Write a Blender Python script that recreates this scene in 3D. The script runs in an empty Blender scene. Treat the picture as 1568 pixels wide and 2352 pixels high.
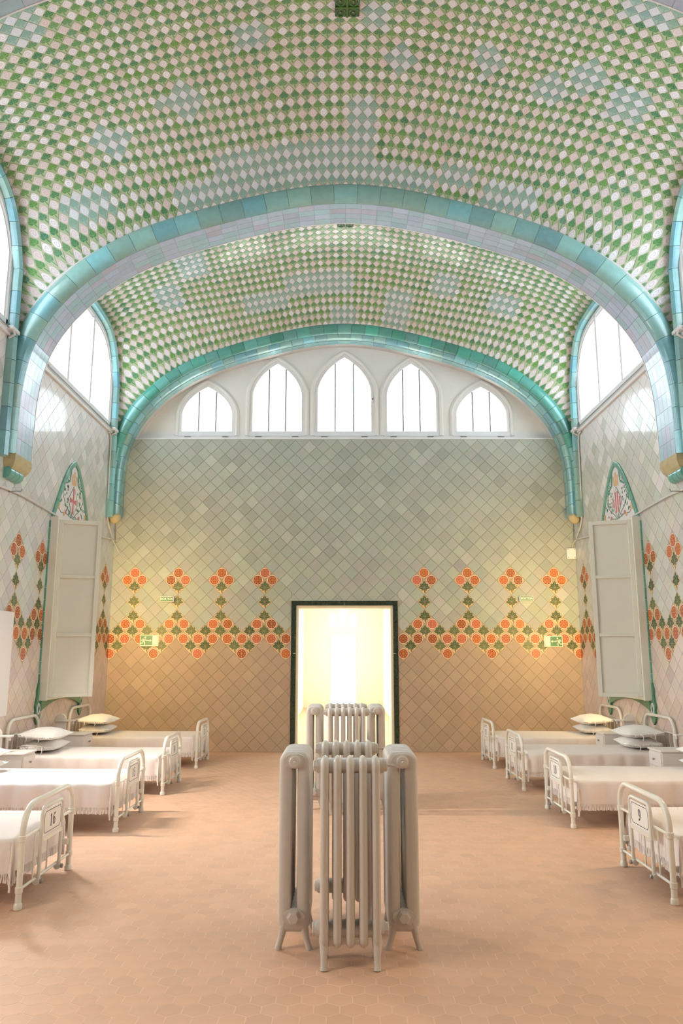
import bpy, math, random
import numpy as np
from mathutils import Vector, Matrix
random.seed(7)
rng = np.random.default_rng(7)
scene = bpy.context.scene
COL = scene.collection

# ------------------------------------------------------------------ camera
F = 1750.0; EYE = 1.7; PITCH = math.atan(324 / F); CAMX = -0.055
cam = bpy.data.cameras.new('camera'); camo = bpy.data.objects.new('camera', cam); COL.objects.link(camo)
cam.sensor_fit = 'HORIZONTAL'; cam.sensor_width = 36.0; cam.lens = F / 1568 * 36.0
cam.clip_start = 0.05; cam.clip_end = 300
camo.location = (CAMX, 0, EYE); camo.rotation_euler = (math.pi / 2 + PITCH, 0, 0)
scene.camera = camo

# ------------------------------------------------------------------ light of the place
SKY = 6.4
world = bpy.data.worlds.new('sky'); scene.world = world; world.use_nodes = True
bg = world.node_tree.nodes['Background']; bg.inputs[0].default_value = (0.77, 0.885, 1.0, 1); bg.inputs[1].default_value = SKY
scene.view_settings.view_transform = 'Standard'; scene.view_settings.look = 'None'
scene.view_settings.gamma = 1.0; scene.view_settings.use_curve_mapping = False
scene.view_settings.exposure = 0.22

def area(name, loc, rot, sx, sy, power, color, portal=False, spread=None):
    l = bpy.data.lights.new(name, 'AREA'); l.shape = 'RECTANGLE'; l.size = sx; l.size_y = sy
    l.energy = power; l.color = color
    if portal: l.cycles.is_portal = True
    if spread is not None: l.spread = math.radians(spread)
    o = bpy.data.objects.new(name, l); COL.objects.link(o); o.location = loc; o.rotation_euler = rot
    return o

# ------------------------------------------------------------------ room measures
WX = 4.22            # inner face of the side walls
YE = 13.81           # tiled face of the end wall
RIBS = [(9.09, 9.61), (4.84, 5.36), (0.59, 1.11)]       # transverse ribs, near and far faces
BAYS = [(9.57, 13.44), (5.32, 9.14), (1.07, 4.89), (-3.18, 0.64)]
SILL = 5.68
HP = math.pi / 2

def proj(P):
    X = P[0] - CAMX; Y = P[1]; Z = P[2] - EYE
    zc = Y * math.cos(PITCH) + Z * math.sin(PITCH); yc = Z * math.cos(PITCH) - Y * math.sin(PITCH)
    if zc < 0.1: return None
    return 784 + F * X / zc, 1176 - F * yc / zc, zc
def in_view(P, m=0):
    q = proj(P)
    return q is not None and -m < q[0] < 1568 + m and -m < q[1] < 2352 + m

# ------------------------------------------------------------------ object helpers
def link(o, parent=None, label=None, cat=None, group=None, kind=None):
    COL.objects.link(o)
    if parent is not None: o.parent = parent
    return tag(o, label, cat, group, kind)
def tag(o, label=None, cat=None, group=None, kind=None):
    if label: o['label'] = label
    if cat: o['category'] = cat
    if group: o['group'] = group
    if kind: o['kind'] = kind
    return o
def empty(name, loc=(0, 0, 0), rz=0, **k):
    o = bpy.data.objects.new(name, None); o.empty_display_size = 0.1
    o.location = loc; o.rotation_euler = (0, 0, rz)
    return link(o, **k)

class MB:
    """collects faces into one mesh; optional uv and a per-face colour attribute"""
    def __init__(s): s.v = []; s.f = []; s.m = []; s.uv = []; s.t = []; s.has = False
    def add(s, vs, fs, m=0, uvs=None, tint=None):
        b = len(s.v); s.v.extend([tuple(p) for p in vs])
        for i, f in enumerate(fs):
            s.f.append(tuple(b + k for k in f)); s.m.append(m)
            s.uv.append([uvs[k] for k in f] if uvs is not None else None)
            s.t.append(tint); s.has = s.has or tint is not None or uvs is not None
        return s
    def box(s, x0, x1, y0, y1, z0, z1, m=0, tint=None):
        v = [(x, y, z) for z in (z0, z1) for y in (y0, y1) for x in (x0, x1)]
        return s.add(v, [(0, 2, 3, 1), (4, 5, 7, 6), (0, 1, 5, 4), (2, 6, 7, 3), (0, 4, 6, 2), (1, 3, 7, 5)], m, tint=tint)
    def bbox(s, x0, x1, y0, y1, z0, z1, b=0.006, m=0):
        """box with chamfered edges"""
        vs = []; 
        xs = (x0, x0 + b, x1 - b, x1); ys = (y0, y0 + b, y1 - b, y1); zs = (z0, z0 + b, z1 - b, z1)
        idx = {}
        def V(i, j, k):
            key = (i, j, k)
            if key not in idx: idx[key] = len(vs); vs.append((xs[i], ys[j], zs[k]))
            return idx[key]
        fs = []
        for i, s_ in ((0, 1), (3, -1)):
            f = [V(i, 1, 1), V(i, 1, 2), V(i, 2, 2), V(i, 2, 1)]; fs.append(f if s_ > 0 else f[::-1])
        for j, s_ in ((0, 1), (3, -1)):
            f = [V(1, j, 1), V(2, j, 1), V(2, j, 2), V(1, j, 2)]; fs.append(f if s_ > 0 else f[::-1])
        for k, s_ in ((0, 1), (3, -1)):
            f = [V(1, 1, k), V(1, 2, k), V(2, 2, k), V(2, 1, k)]; fs.append(f if s_ > 0 else f[::-1])
        for (i, a) in ((0, 1), (3, 2)):
            for (j, c) in ((0, 1), (3, 2)): fs.append([V(i, c, 1), V(a, j, 1), V(a, j, 2), V(i, c, 2)])
            for (k, c) in ((0, 1), (3, 2)): fs.append([V(i, 1, c), V(a, 1, k), V(a, 2, k), V(i, 2, c)])
        for (j, a) in ((0, 1), (3, 2)):
            for (k, c) in ((0, 1), (3, 2)): fs.append([V(1, j, c), V(1, a, k), V(2, a, k), V(2, j, c)])
        for (i, a) in ((0, 1), (3, 2)):
            for (j, c) in ((0, 1), (3, 2)):
                for (k, d) in ((0, 1), (3, 2)): fs.append([V(i, c, d), V(a, j, d), V(a, c, k)])
        return s.add(vs, fs, m)
    def prism(s, pts, z0, z1, m=0, M=None, tint=None):
        """polygon in local xy extruded in z, optional matrix"""
        n = len(pts); v = [(p[0], p[1], z0) for p in pts] + [(p[0], p[1], z1) for p in pts]
        if M is not None: v = [tuple(M @ Vector(p)) for p in v]
        fs = [tuple(range(n))[::-1], tuple(range(n, 2 * n))] + [(i, (i + 1) % n, n + (i + 1) % n, n + i) for i in range(n)]
        return s.add(v, fs, m, tint=tint)
    def tube(s, path, r, n=10, closed=False, m=0, caps=True):
        P = [Vector(p) for p in path]; k = len(P)
        rad = r if isinstance(r, (list, tuple)) else [r] * k
        T = []
        for i in range(k):
            a = P[(i - 1) % k] if (closed or i > 0) else P[i]; b = P[(i + 1) % k] if (closed or i < k - 1) else P[i]
            t = (b - a); T.append(t.normalized() if t.length > 1e-9 else Vector((0, 0, 1)))
        up = Vector((0, 0, 1)) if abs(T[0].z) < 0.9 else Vector((1, 0, 0))
        N = (up - T[0] * up.dot(T[0])).normalized(); vs = []
        for i in range(k):
            N = (N - T[i] * N.dot(T[i])).normalized(); B = T[i].cross(N)
            for j in range(n):
                a = 2 * math.pi * j / n
                vs.append(P[i] + (N * math.cos(a) + B * math.sin(a)) * rad[i])
        fs = []
        for i in range(k if closed else k - 1):
            i2 = (i + 1) % k
            for j in range(n):
                j2 = (j + 1) % n
                fs.append((i * n + j, i * n + j2, i2 * n + j2, i2 * n + j))
        if caps and not closed: fs += [tuple(range(n))[::-1], tuple(range((k - 1) * n, k * n))]
        return s.add(vs, fs, m)
    def lathe(s, prof, c=(0, 0, 0), axis='Z', n=16, m=0):
        vs = []
        for (r, h) in prof:
            for j in range(n):
                a = 2 * math.pi * j / n; p = (r * math.cos(a), r * math.sin(a), h)
                if axis == 'X': p = (p[2], p[0], p[1])
                elif axis == 'Y': p = (p[1], p[2], p[0])
                vs.append((p[0] + c[0], p[1] + c[1], p[2] + c[2]))
        k = len(prof); fs = []
        for i in range(k - 1):
            for j in range(n):
                j2 = (j + 1) % n; fs.append((i * n + j, i * n + j2, (i + 1) * n + j2, (i + 1) * n + j))
        fs += [tuple(range(n))[::-1], tuple(range((k - 1) * n, k * n))]
        return s.add(vs, fs, m)
    def mesh(s, name, mats, smooth=False):
        me = bpy.data.meshes.new(name); me.from_pydata(s.v, [], s.f)
        for m in (mats if isinstance(mats, (list, tuple)) else [mats]): me.materials.append(m)
        if len(me.polygons) == len(s.m) and any(s.m): me.polygons.foreach_set('material_index', s.m)
        if s.has:
            uv = me.uv_layers.new(name='UVMap'); buf = []
            for f, u in zip(s.f, s.uv):
                for k in range(len(f)): buf.extend(u[k] if u else (0.5, 0.5))
            uv.data.foreach_set('uv', buf)
            at = me.attributes.new('tint', 'FLOAT_COLOR', 'FACE'); buf = []
            for t in s.t: buf.extend((t[0], t[1], t[2], 1.0) if t is not None else (0.5, 0.5, 0.0, 1.0))
            at.data.foreach_set('color', buf)
        if smooth: me.polygons.foreach_set('use_smooth', [True] * len(me.polygons))
        me.update()
        return me
    def build(s, name, mats, parent=None, smooth=False, **k):
        o = bpy.data.objects.new(name, s.mesh(name, mats, smooth is True))
        if smooth == 'auto':
            o.data.polygons.foreach_set('use_smooth', [True] * len(o.data.polygons))
            o.data.set_sharp_from_angle(angle=math.radians(40))
        return link(o, parent, **k)
def part(name, me, parent, loc=(0, 0, 0), rot=(0, 0, 0), **k):
    o = bpy.data.objects.new(name, me); o.location = loc; o.rotation_euler = rot
    return link(o, parent, **k)
def copy_tree(o, parent=None):
    c = o.copy(); COL.objects.link(c); c.parent = parent
    for ch in o.children: copy_tree(ch, c)
    return c

# ------------------------------------------------------------------ materials
class S:
    """tiny expression wrapper over shader math nodes"""
    def __init__(s, nt, k): s.nt = nt; s.k = k
    def _m(s, op, *a):
        n = s.nt.nodes.new('ShaderNodeMath'); n.operation = op
        for i, x in enumerate(a):
            if isinstance(x, S): s.nt.links.new(x.k, n.inputs[i])
            else: n.inputs[i].default_value = float(x)
        return S(s.nt, n.outputs[0])
    def __add__(s, o): return s._m('ADD', s, o)
    __radd__ = __add__
    def __sub__(s, o): return s._m('SUBTRACT', s, o)
    def __rsub__(s, o): return s._m('SUBTRACT', o, s)
    def __mul__(s, o): return s._m('MULTIPLY', s, o)
    __rmul__ = __mul__
    def __truediv__(s, o): return s._m('DIVIDE', s, o)
    def abs(s): return s._m('ABSOLUTE', s)
    def sq(s): return s._m('MULTIPLY', s, s)
    def sqrt(s): return s._m('SQRT', s)
    def fract(s): return s._m('FRACT', s)
    def cos(s): return s._m('COSINE', s)
    def pow(s, e): return s._m('POWER', s, e)
    def max(s, o): return s._m('MAXIMUM', s, o)
    def min(s, o): return s._m('MINIMUM', s, o)
    def atan2(s, o): return s._m('ARCTAN2', s, o)
    def below(s, e, soft=0.03):
        """1 where s < e, soft edge"""
        n = s.nt.nodes.new('ShaderNodeMapRange'); n.interpolation_type = 'SMOOTHSTEP'
        s.nt.links.new(s.k, n.inputs['Value'])
        for key, val in (('From Min', -soft), ('From Max', soft)): pass
        d = s - e
        s.nt.links.new(d.k, n.inputs['Value'])
        n.inputs['From Min'].default_value = -soft; n.inputs['From Max'].default_value = soft
        n.inputs['To Min'].default_value = 1; n.inputs['To Max'].default_value = 0
        return S(s.nt, n.outputs[0])
def mixc(nt, f, a, b):
    n = nt.nodes.new('ShaderNodeMix'); n.data_type = 'RGBA'
    for sock, x in ((n.inputs['Factor'], f), (n.inputs[6], a), (n.inputs[7], b)):
        if isinstance(x, S): nt.links.new(x.k, sock)
        elif isinstance(x, bpy.types.NodeSocket): nt.links.new(x, sock)
        elif isinstance(x, (int, float)): sock.default_value = x
        else: sock.default_value = (*x, 1)
    return n.outputs[2]
def base(name, rough=0.5, coat=0.0, coat_rough=0.1, spec=0.5, metal=0.0):
    m = bpy.data.materials.new(name); m.use_nodes = True; nt = m.node_tree
    b = nt.nodes['Principled BSDF']; b.inputs['Roughness'].default_value = rough
    b.inputs['Coat Weight'].default_value = coat; b.inputs['Coat Roughness'].default_value = coat_rough
    b.inputs['Specular IOR Level'].default_value = spec; b.inputs['Metallic'].default_value = metal
    return m, nt, b
def noise(nt, scale, detail=3, coord='Object'):
    tc = nt.nodes.new('ShaderNodeTexCoord'); n = nt.nodes.new('ShaderNodeTexNoise')
    n.inputs['Scale'].default_value = scale; n.inputs['Detail'].default_value = detail
    nt.links.new(tc.outputs[coord], n.inputs['Vector']); return S(nt, n.outputs['Fac'])
def plain(name, c, rough=0.5, var=0.08, scale=6.0, bump=0.0, bscale=60.0, **k):
    m, nt, b = base(name, rough, **k)
    n = noise(nt, scale)
    lo = tuple(x * (1 - var) for x in c); hi = tuple(min(1, x * (1 + var)) for x in c)
    nt.links.new(mixc(nt, n, lo, hi), b.inputs['Base Color'])
    if bump:
        bn = nt.nodes.new('ShaderNodeBump'); bn.inputs['Strength'].default_value = bump; bn.inputs['Distance'].default_value = 0.01
        nt.links.new(noise(nt, bscale, 4).k, bn.inputs['Height']); nt.links.new(bn.outputs[0], b.inputs['Normal'])
    return m
def tint_nodes(nt):
    a = nt.nodes.new('ShaderNodeAttribute'); a.attribute_name = 'tint'
    sp = nt.nodes.new('ShaderNodeSeparateColor'); nt.links.new(a.outputs['Color'], sp.inputs[0])
    return a.outputs['Color'], S(nt, sp.outputs[0]), S(nt, sp.outputs[1]), S(nt, sp.outputs[2])
def uv_nodes(nt):
    u = nt.nodes.new('ShaderNodeUVMap'); u.uv_map = 'UVMap'
    sp = nt.nodes.new('ShaderNodeSeparateXYZ'); nt.links.new(u.outputs[0], sp.inputs[0])
    return (S(nt, sp.outputs[0]) - 0.5) * 2, (S(nt, sp.outputs[1]) - 0.5) * 2
def tinted(name, rough=0.35, coat=0.3, coat_rough=0.15, var=0.10, scale=9.0):
    """colour comes from the piece itself (per-face attribute), light mottling on top"""
    m, nt, b = base(name, rough, coat, coat_rough)
    col = tint_nodes(nt)[0]; n = noise(nt, scale, 4)
    mul = nt.nodes.new('ShaderNodeMix'); mul.data_type = 'RGBA'; mul.blend_type = 'MULTIPLY'; mul.inputs['Factor'].default_value = 1
    nt.links.new(col, mul.inputs[6]); nt.links.new(mixc(nt, n, (1 - var,) * 3, (1 + var,) * 3), mul.inputs[7])
    nt.links.new(mul.outputs[2], b.inputs['Base Color'])
    return m
def leafmask(a, b, ang, off, L, w):
    c, s_ = math.cos(ang), math.sin(ang)
    x = a * c - b * s_; y = a * s_ + b * c - off            # leaf axis along +y from off to off+L
    t = (y - L / 2) / (L / 2)
    return (x.abs() / ((1 - t.sq()).max(0.001))).below(w, 0.04) * t.abs().below(0.98, 0.03), x
def mat_rose():
    m, nt, b = base('vault_rose_tile', 0.38, 0.8, 0.10)
    a, c = uv_nodes(nt); _, r1, r2, fade = tint_nodes(nt)
    rad = (a.sq() + c.sq()).sqrt(); th = a.atan2(c)
    disc = rad.below(0.66, 0.03)
    line = (((rad * 2.7 + th * 0.1592 + ((th + r1 * 6.28) * 3).cos() * 0.13 + r1).fract() - 0.5).abs()).below(0.085, 0.06) * rad.below(0.58, 0.05)
    rim = (rad - 0.66).abs().below(0.03, 0.03)
    bgc = mixc(nt, r2, (0.48, 0.49, 0.32), (0.62, 0.60, 0.46))
    ros = mixc(nt, r1, (0.72, 0.57, 0.53), (0.86, 0.82, 0.84))
    ros = mixc(nt, line * 0.7, ros, (0.34, 0.29, 0.31))
    col = mixc(nt, disc, bgc, ros)
    col = mixc(nt, rim * 0.35, col, (0.40, 0.34, 0.28))
    col = mixc(nt, fade, col, (0.62, 0.66, 0.70))
    nt.links.new(col, b.inputs['Base Color']); return m
def mat_leaf():
    m, nt, b = base('vault_leaf_tile', 0.38, 0.8, 0.10)
    a, c = uv_nodes(nt); _, r1, r2, fade = tint_nodes(nt)
    m1, x1 = leafmask(a, c, 0.0, -0.16, 1.08, 0.37)
    m2, x2 = leafmask(a, c, 1.2, -0.06, 0.92, 0.33)
    m3, x3 = leafmask(a, c, -1.2, -0.06, 0.92, 0.33)
    m4, x4 = leafmask(a, c, 2.85, 0.0, 0.9, 0.10)
    mask = m1.max(m2).max(m3).max(m4)
    rib = (m1 * x1.abs().below(0.035, 0.03)).max(m2 * x2.abs().below(0.035, 0.03)).max(m3 * x3.abs().below(0.035, 0.03))
    bgc = mixc(nt, r2, (0.29, 0.38, 0.18), (0.44, 0.49, 0.29))
    gr = mixc(nt, r1, (0.02, 0.17, 0.085), (0.10, 0.28, 0.035))
    gr = mixc(nt, r2 * 0.28, gr, (0.22, 0.38, 0.24))
    gr = mixc(nt, rib * 0.5, gr, (0.32, 0.42, 0.20))
    col = mixc(nt, mask, bgc, gr)
    col = mixc(nt, fade, col, (0.34, 0.47, 0.48))
    nt.links.new(col, b.inputs['Base Color']); return m
def mat_flower():
    m, nt, b = base('wall_flower_tile', 0.55, 0.08, 0.25)
    a, c = uv_nodes(nt); _, r1, r2, r3 = tint_nodes(nt)
    rad = (a.sq() + c.sq()).sqrt(); th = a.atan2(c)
    wob = (th * 18).cos() * 0.018
    disc = (rad + wob).below(0.60, 0.025)
    star = ((th * 4).cos()).abs()                                   # eight rays
    rays = (star * -1 + 1).sqrt().below(0.24, 0.10) * rad.below(0.50, 0.05)
    scal = ((rad - 0.36 - ((th * 4).cos()).abs() * 0.10).abs()).below(0.022, 0.022)
    heart = rad.below(0.075, 0.03)
    lines = rays.max(scal).max(heart)
    halo = rad.below(0.69, 0.03)
    bgc = mixc(nt, halo, (0.50, 0.36, 0.22), (0.83, 0.60, 0.42))
    red = mixc(nt, r1, (0.21, 0.022, 0.008), (0.47, 0.09, 0.018))
    red = mixc(nt, r2, red, (0.52, 0.10, 0.08))
    red = mixc(nt, lines * 0.9, red, (0.72, 0.36, 0.09))
    col = mixc(nt, disc, bgc, red)
    nt.links.new(col, b.inputs['Base Color']); return m
def mat_wleaf():
    m, nt, b = base('wall_leaf_tile', 0.55, 0.08, 0.25)
    a, c = uv_nodes(nt); _, r1, r2, r3 = tint_nodes(nt)
    ms = []; ribs = []
    for ang, off, L, w in ((0, -0.1, 1.0, 0.26), (0.85, -0.05, 0.80, 0.25), (-0.85, -0.05, 0.80, 0.25), (1.6, -0.02, 0.86, 0.22), (-1.6, -0.02, 0.86, 0.22), (2.45, 0.0, 0.6, 0.17), (-2.45, 0.0, 0.6, 0.17), (3.0, 0.05, 0.85, 0.10)):
        mk, x = leafmask(a, c, ang, off, L, w); ms.append(mk); ribs.append(mk * x.abs().below(0.022, 0.022))
    mask = ms[0]; rib = ribs[0]
    for q in ms[1:]: mask = mask.max(q)
    for q in ribs[1:]: rib = rib.max(q)
    gr = mixc(nt, r1, (0.045, 0.085, 0.035), (0.11, 0.15, 0.06))
    gr = mixc(nt, rib * 0.6, gr, (0.48, 0.36, 0.14))
    bgc = mixc(nt, r2, (0.66, 0.45, 0.24), (0.74, 0.54, 0.32))
    nt.links.new(mixc(nt, mask, bgc, gr), b.inputs['Base Color']); return m
def mat_glass():
    m = bpy.data.materials.new('window_glass'); m.use_nodes = True; nt = m.node_tree; nt.nodes.clear()
    o = nt.nodes.new('ShaderNodeOutputMaterial'); mx = nt.nodes.new('ShaderNodeMixShader'); mx.inputs[0].default_value = 0.06
    t = nt.nodes.new('ShaderNodeBsdfTransparent'); t.inputs[0].default_value = (0.97, 0.98, 0.98, 1)
    g = nt.nodes.new('ShaderNodeBsdfGlossy'); g.inputs['Roughness'].default_value = 0.05
    nt.links.new(t.outputs[0], mx.inputs[1]); nt.links.new(g.outputs[0], mx.inputs[2]); nt.links.new(mx.outputs[0], o.inputs[0])
    return m
def mat_emit(name, c, s_):
    m, nt, b = base(name, 0.5); b.inputs['Base Color'].default_value = (*c, 1)
    b.inputs['Emission Color'].default_value = (*c, 1); b.inputs['Emission Strength'].default_value = s_; return m

M = {}
M['rose'] = mat_rose(); M['leaf'] = mat_leaf(); M['flower'] = mat_flower(); M['wleaf'] = mat_wleaf(); M['glass'] = mat_glass()
M['wtile'] = tinted('side_wall_tile', 0.40, 0.55, 0.07, 0.05)
M['btile'] = tinted('end_wall_tile', 0.6, 0.04, 0.3, 0.05)
M['glaze'] = tinted('turquoise_glazed_tile', 0.3, 0.8, 0.08, 0.16, 14)
M['hex'] = tinted('terracotta_hex_tile', 0.5, 0.06, 0.3, 0.09, 5)
M['soffit'] = tinted('worn_sky_tinted_soffit_tile', 0.28, 0.7, 0.10, 0.12, 20)
M['vgrout'] = plain('vault_grout', (0.62, 0.58, 0.46), 0.8)
M['vplain'] = plain('vault_plain', (0.45, 0.46, 0.36), 0.6)
M['wgrout'] = plain('wall_grout', (0.40, 0.35, 0.29), 0.8)
M['fgrout'] = plain('floor_grout', (0.75, 0.51, 0.37), 0.8, 0.10, 3)
M['rgrout'] = plain('rib_grout', (0.66, 0.62, 0.58), 0.7)
M['plaster'] = plain('white_plaster', (0.80, 0.76, 0.72), 0.85, 0.04, 3, 0.25, 40)
M['wood'] = plain('white_painted_wood', (0.80, 0.77, 0.76), 0.45, 0.05)
M['cream'] = plain('cream_painted_shutter', (0.77, 0.75, 0.65), 0.5, 0.03)
M['iron'] = plain('cream_enamelled_iron', (0.80, 0.77, 0.69), 0.28, 0.04, 12, coat=0.3)
M['rad'] = plain('grey_beige_radiator_paint', (0.60, 0.55, 0.50), 0.38, 0.05, 8, coat=0.15)
M['linen'] = plain('white_cotton_bedspread', (0.84, 0.77, 0.74), 0.9, 0.03, 12, 0.12, 220)
M['pillow'] = plain('white_pillow_cotton', (0.86, 0.83, 0.80), 0.9, 0.03, 12, 0.10, 90)
M['stand'] = plain('white_lacquered_cabinet', (0.80, 0.76, 0.73), 0.4, 0.03)
M['steel'] = plain('dull_steel', (0.35, 0.34, 0.34), 0.35, 0.1, metal=0.8)
M['black'] = plain('black_paint', (0.03, 0.03, 0.05), 0.5)
M['dark'] = plain('dark_hole', (0.015, 0.012, 0.01), 0.7)
M['marble'] = plain('dark_green_marble', (0.018, 0.032, 0.018), 0.25, 0.75, 30, coat=0.3)
M['jamb'] = plain('cream_door_jamb', (0.78, 0.72, 0.52), 0.5, 0.03)
M['corr'] = plain('pale_yellow_corridor_wall', (0.80, 0.75, 0.56), 0.7, 0.03)
M['green'] = plain('green_glazed_ornament', (0.07, 0.24, 0.14), 0.3, 0.3, 25, coat=0.5)
M['teal'] = plain('teal_glaze', (0.12, 0.38, 0.32), 0.3, 0.2, 14, coat=0.6)
M['vent'] = plain('dark_green_glazed_vent', (0.012, 0.05, 0.015), 0.2, 0.4, 30, coat=0.7)
M['ventlight'] = plain('bright_green_relief', (0.04, 0.14, 0.02), 0.2, 0.3, 30, coat=0.7)
M['patch'] = plain('ochre_plaster_repair', (0.50, 0.42, 0.24), 0.85, 0.2, 10, 0.4, 30)
M['cable'] = plain('white_cable', (0.66, 0.62, 0.60), 0.5)
M['signw'] = plain('white_sign_plastic', (0.85, 0.84, 0.80), 0.3, 0.02)
M['signg'] = plain('green_sign_print', (0.02, 0.17, 0.07), 0.35, 0.05)
M['print'] = plain('cream_sign_print', (0.86, 0.85, 0.66), 0.4, 0.02)
M['crestw'] = plain('crest_white_tile', (0.80, 0.74, 0.74), 0.35, 0.04, coat=0.3)
M['crestr'] = plain('crest_red', (0.62, 0.16, 0.20), 0.4, 0.1, coat=0.3)
M['cresto'] = plain('crest_orange', (0.72, 0.45, 0.20), 0.4, 0.1, coat=0.3)
M['crestg'] = plain('crest_green', (0.08, 0.26, 0.20), 0.4, 0.25, 20, coat=0.3)
M['tube'] = mat_emit('lamp_tube_glow', (1.0, 0.72, 0.36), 6.0)
# ================================================================== SETTING
def clip(poly, a, b, c):
    """keep a*x+b*y<=c"""
    out = []
    for i in range(len(poly)):
        p, q = poly[i], poly[(i + 1) % len(poly)]
        dp = a * p[0] + b * p[1] - c; dq = a * q[0] + b * q[1] - c
        if dp <= 0: out.append(p)
        if (dp < 0 < dq) or (dq < 0 < dp):
            t = dp / (dp - dq); out.append((p[0] + (q[0] - p[0]) * t, p[1] + (q[1] - p[1]) * t))
    return out
def area2(poly): return 0.5 * abs(sum(poly[i][0] * poly[(i + 1) % len(poly)][1] - poly[(i + 1) % len(poly)][0] * poly[i][1] for i in range(len(poly))))
def tile_solid(mb, poly, c, hw, th, m, tint, gap=0.0011, z0=0.0, chamfer=0.0016):
    """flat tile: outline poly (absolute), centre c, half diagonal hw for uv; local z is out of the wall"""
    g = np.mean(poly, axis=0); n = len(poly)
    def shrink(d):
        o = []
        for p in poly:
            v = np.array(p) - g; L = np.linalg.norm(v); o.append(g + v * max(0.2, (L - d * 1.4) / L))
        return o
    lo = shrink(gap); hi = shrink(gap + chamfer)
    vs = [(p[0], p[1], z0) for p in lo] + [(p[0], p[1], z0 + th) for p in hi]
    uv = [((p[0] - c[0]) / (2 * hw) + 0.5, (p[1] - c[1]) / (2 * hw) + 0.5) for p in lo + hi]
    fs = [tuple(range(n, 2 * n))] + [(i, (i + 1) % n, n + (i + 1) % n, n + i) for i in range(n)]
    mb.add(vs, fs, m, uv, tint)

H2 = 0.131                                   # half diagonal of the wall tiles
ZTOP = 3.262 - H2                            # centre height of the topmost flower row
DECOR = {0: {0: 'F'}, 1: {-1: 'F', 1: 'F'}, 2: {0: 'L'}, 4: {0: 'L'}, 6: {0: 'L'}, 7: {-1: 'F', 1: 'F'},
         8: {-2: 'L', 0: 'L', 2: 'L'}, 9: {-3: 'F', -1: 'F', 1: 'F', 3: 'F'}, 10: {-2: 'L', 2: 'L'}, 11: {-3: 'F', 3: 'F'}}
def decor(i, j, off):
    """i counted from a flower column, pattern repeats every six"""
    k = (i - off) % 6
    if k > 3: k -= 6
    d = DECOR.get(j, {})
    if k in d: return d[k]
    if k == 3 and -3 in d: return d[-3]
    return None
def wall_tiles(parent, rot, off3, ilist, jlist, centre, decf, tintf, clipf, nparts, world_of, score, par=0, pm='wtile'):
    """lays the diagonal tiles of one wall; the nparts that show largest are objects, the rest one mesh"""
    tiles = []
    for j in jlist:
        for i in ilist:
            if (i + j + par) % 2: continue
            c = centre(i, j); poly = [(c[0], c[1] - H2), (c[0] + H2, c[1]), (c[0], c[1] + H2), (c[0] - H2, c[1])]
            full = True
            for pl in clipf(c):
                q = clip(poly, *pl)
                if len(q) != 4 or area2(q) < area2(poly) - 1e-6: full = False
                poly = q
                if len(poly) < 3: break
            if len(poly) < 3 or area2(poly) < 0.0006: continue
            kind = decf(i, j)
            tint = tintf(c, i, j) if kind is None else (random.random(), random.random() ** 3 if kind == 'F' else random.random(), 0)
            tiles.append((score(world_of(c)), c, poly, kind, tint, full))
    tiles.sort(key=lambda t: -t[0])
    cache = {}; rest = MB()
    mats = [M[pm], M['flower'], M['wleaf']]
    for n, (sc, c, poly, kind, tint, full) in enumerate(tiles):
        m = {None: 0, 'F': 1, 'L': 2}[kind]; th = 0.006 + random.random() * 0.002
        if n < nparts and sc > 0:
            if full:
                tq = tuple(round(x * (24 if kind is None else 5)) / (24 if kind is None else 5) for x in tint); key = (m, tq)
                if key not in cache:
                    mb = MB(); tile_solid(mb, [(0, -H2), (H2, 0), (0, H2), (-H2, 0)], (0, 0), H2, 0.007, 0, tq)
                    cache[key] = mb.mesh({0: 'wall_tile', 1: 'flower_tile', 2: 'leaf_tile'}[m], mats[m])
                me = cache[key]; loc2 = c
            else:
                mb = MB(); tile_solid(mb, [(p[0] - c[0], p[1] - c[1]) for p in poly], (0, 0), H2, 0.007, 0, tint)
                me = mb.mesh('cut_tile', mats[m]); loc2 = c
            o = part({0: 'wall_tile', 1: 'flower_tile', 2: 'leaf_tile'}[m], me, parent)
            R = Matrix.Rotation(rot[2], 4, 'Z') @ Matrix.Rotation(rot[0], 4, 'X')
            o.location = Vector(off3) + (R @ Vector((loc2[0], loc2[1], 0)))
            o.rotation_euler = rot
        else:
            tile_solid(rest, poly, c, H2, th, m, tint)
    o = rest.build('remaining_wall_tiles', mats, parent, kind='stuff'); o.location = off3; o.rotation_euler = rot
def vary(c, a=0.06):
    g = 1 + random.gauss(0, a); return tuple(max(0.02, x * g * (1 + random.gauss(0, 0.015))) for x in c)
def seen(P):
    q = proj(P)
    if q is None or not (-20 < q[0] < 1588 and -20 < q[1] < 2372): return -1
    return 1.0 / q[2] ** 2

# ------------------------------------------------------------------ floor
def hexmesh(cx, cy, w, mb, tint, z=0.0):
    s_ = w / math.sqrt(3); g = 0.0030
    v0 = []; v1 = []
    for k in range(6):
        a = math.pi / 6 + k * math.pi / 3
        v0.append((cx + (s_ - g) * math.cos(a), cy + (s_ - g) * math.sin(a), -0.004)); v1.append((cx + (s_ - g - 0.0004) * math.cos(a), cy + (s_ - g - 0.0004) * math.sin(a), z))
    mb.add(v0 + v1, [(6, 7, 8, 9, 10, 11)] + [(k, (k + 1) % 6, 6 + (k + 1) % 6, 6 + k) for k in range(6)], 0, [(0.5, 0.5)] * 12, tint)
mb = MB(); mb.box(-WX - 0.3, WX + 0.3, -3.7, YE + 0.3, -0.12, -0.0004)
floor = mb.build('floor', M['fgrout'], label='terracotta hexagon tiled floor of the ward with pale joints', kind='structure')
HXW = 0.127; rows = []
hx = []
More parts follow.
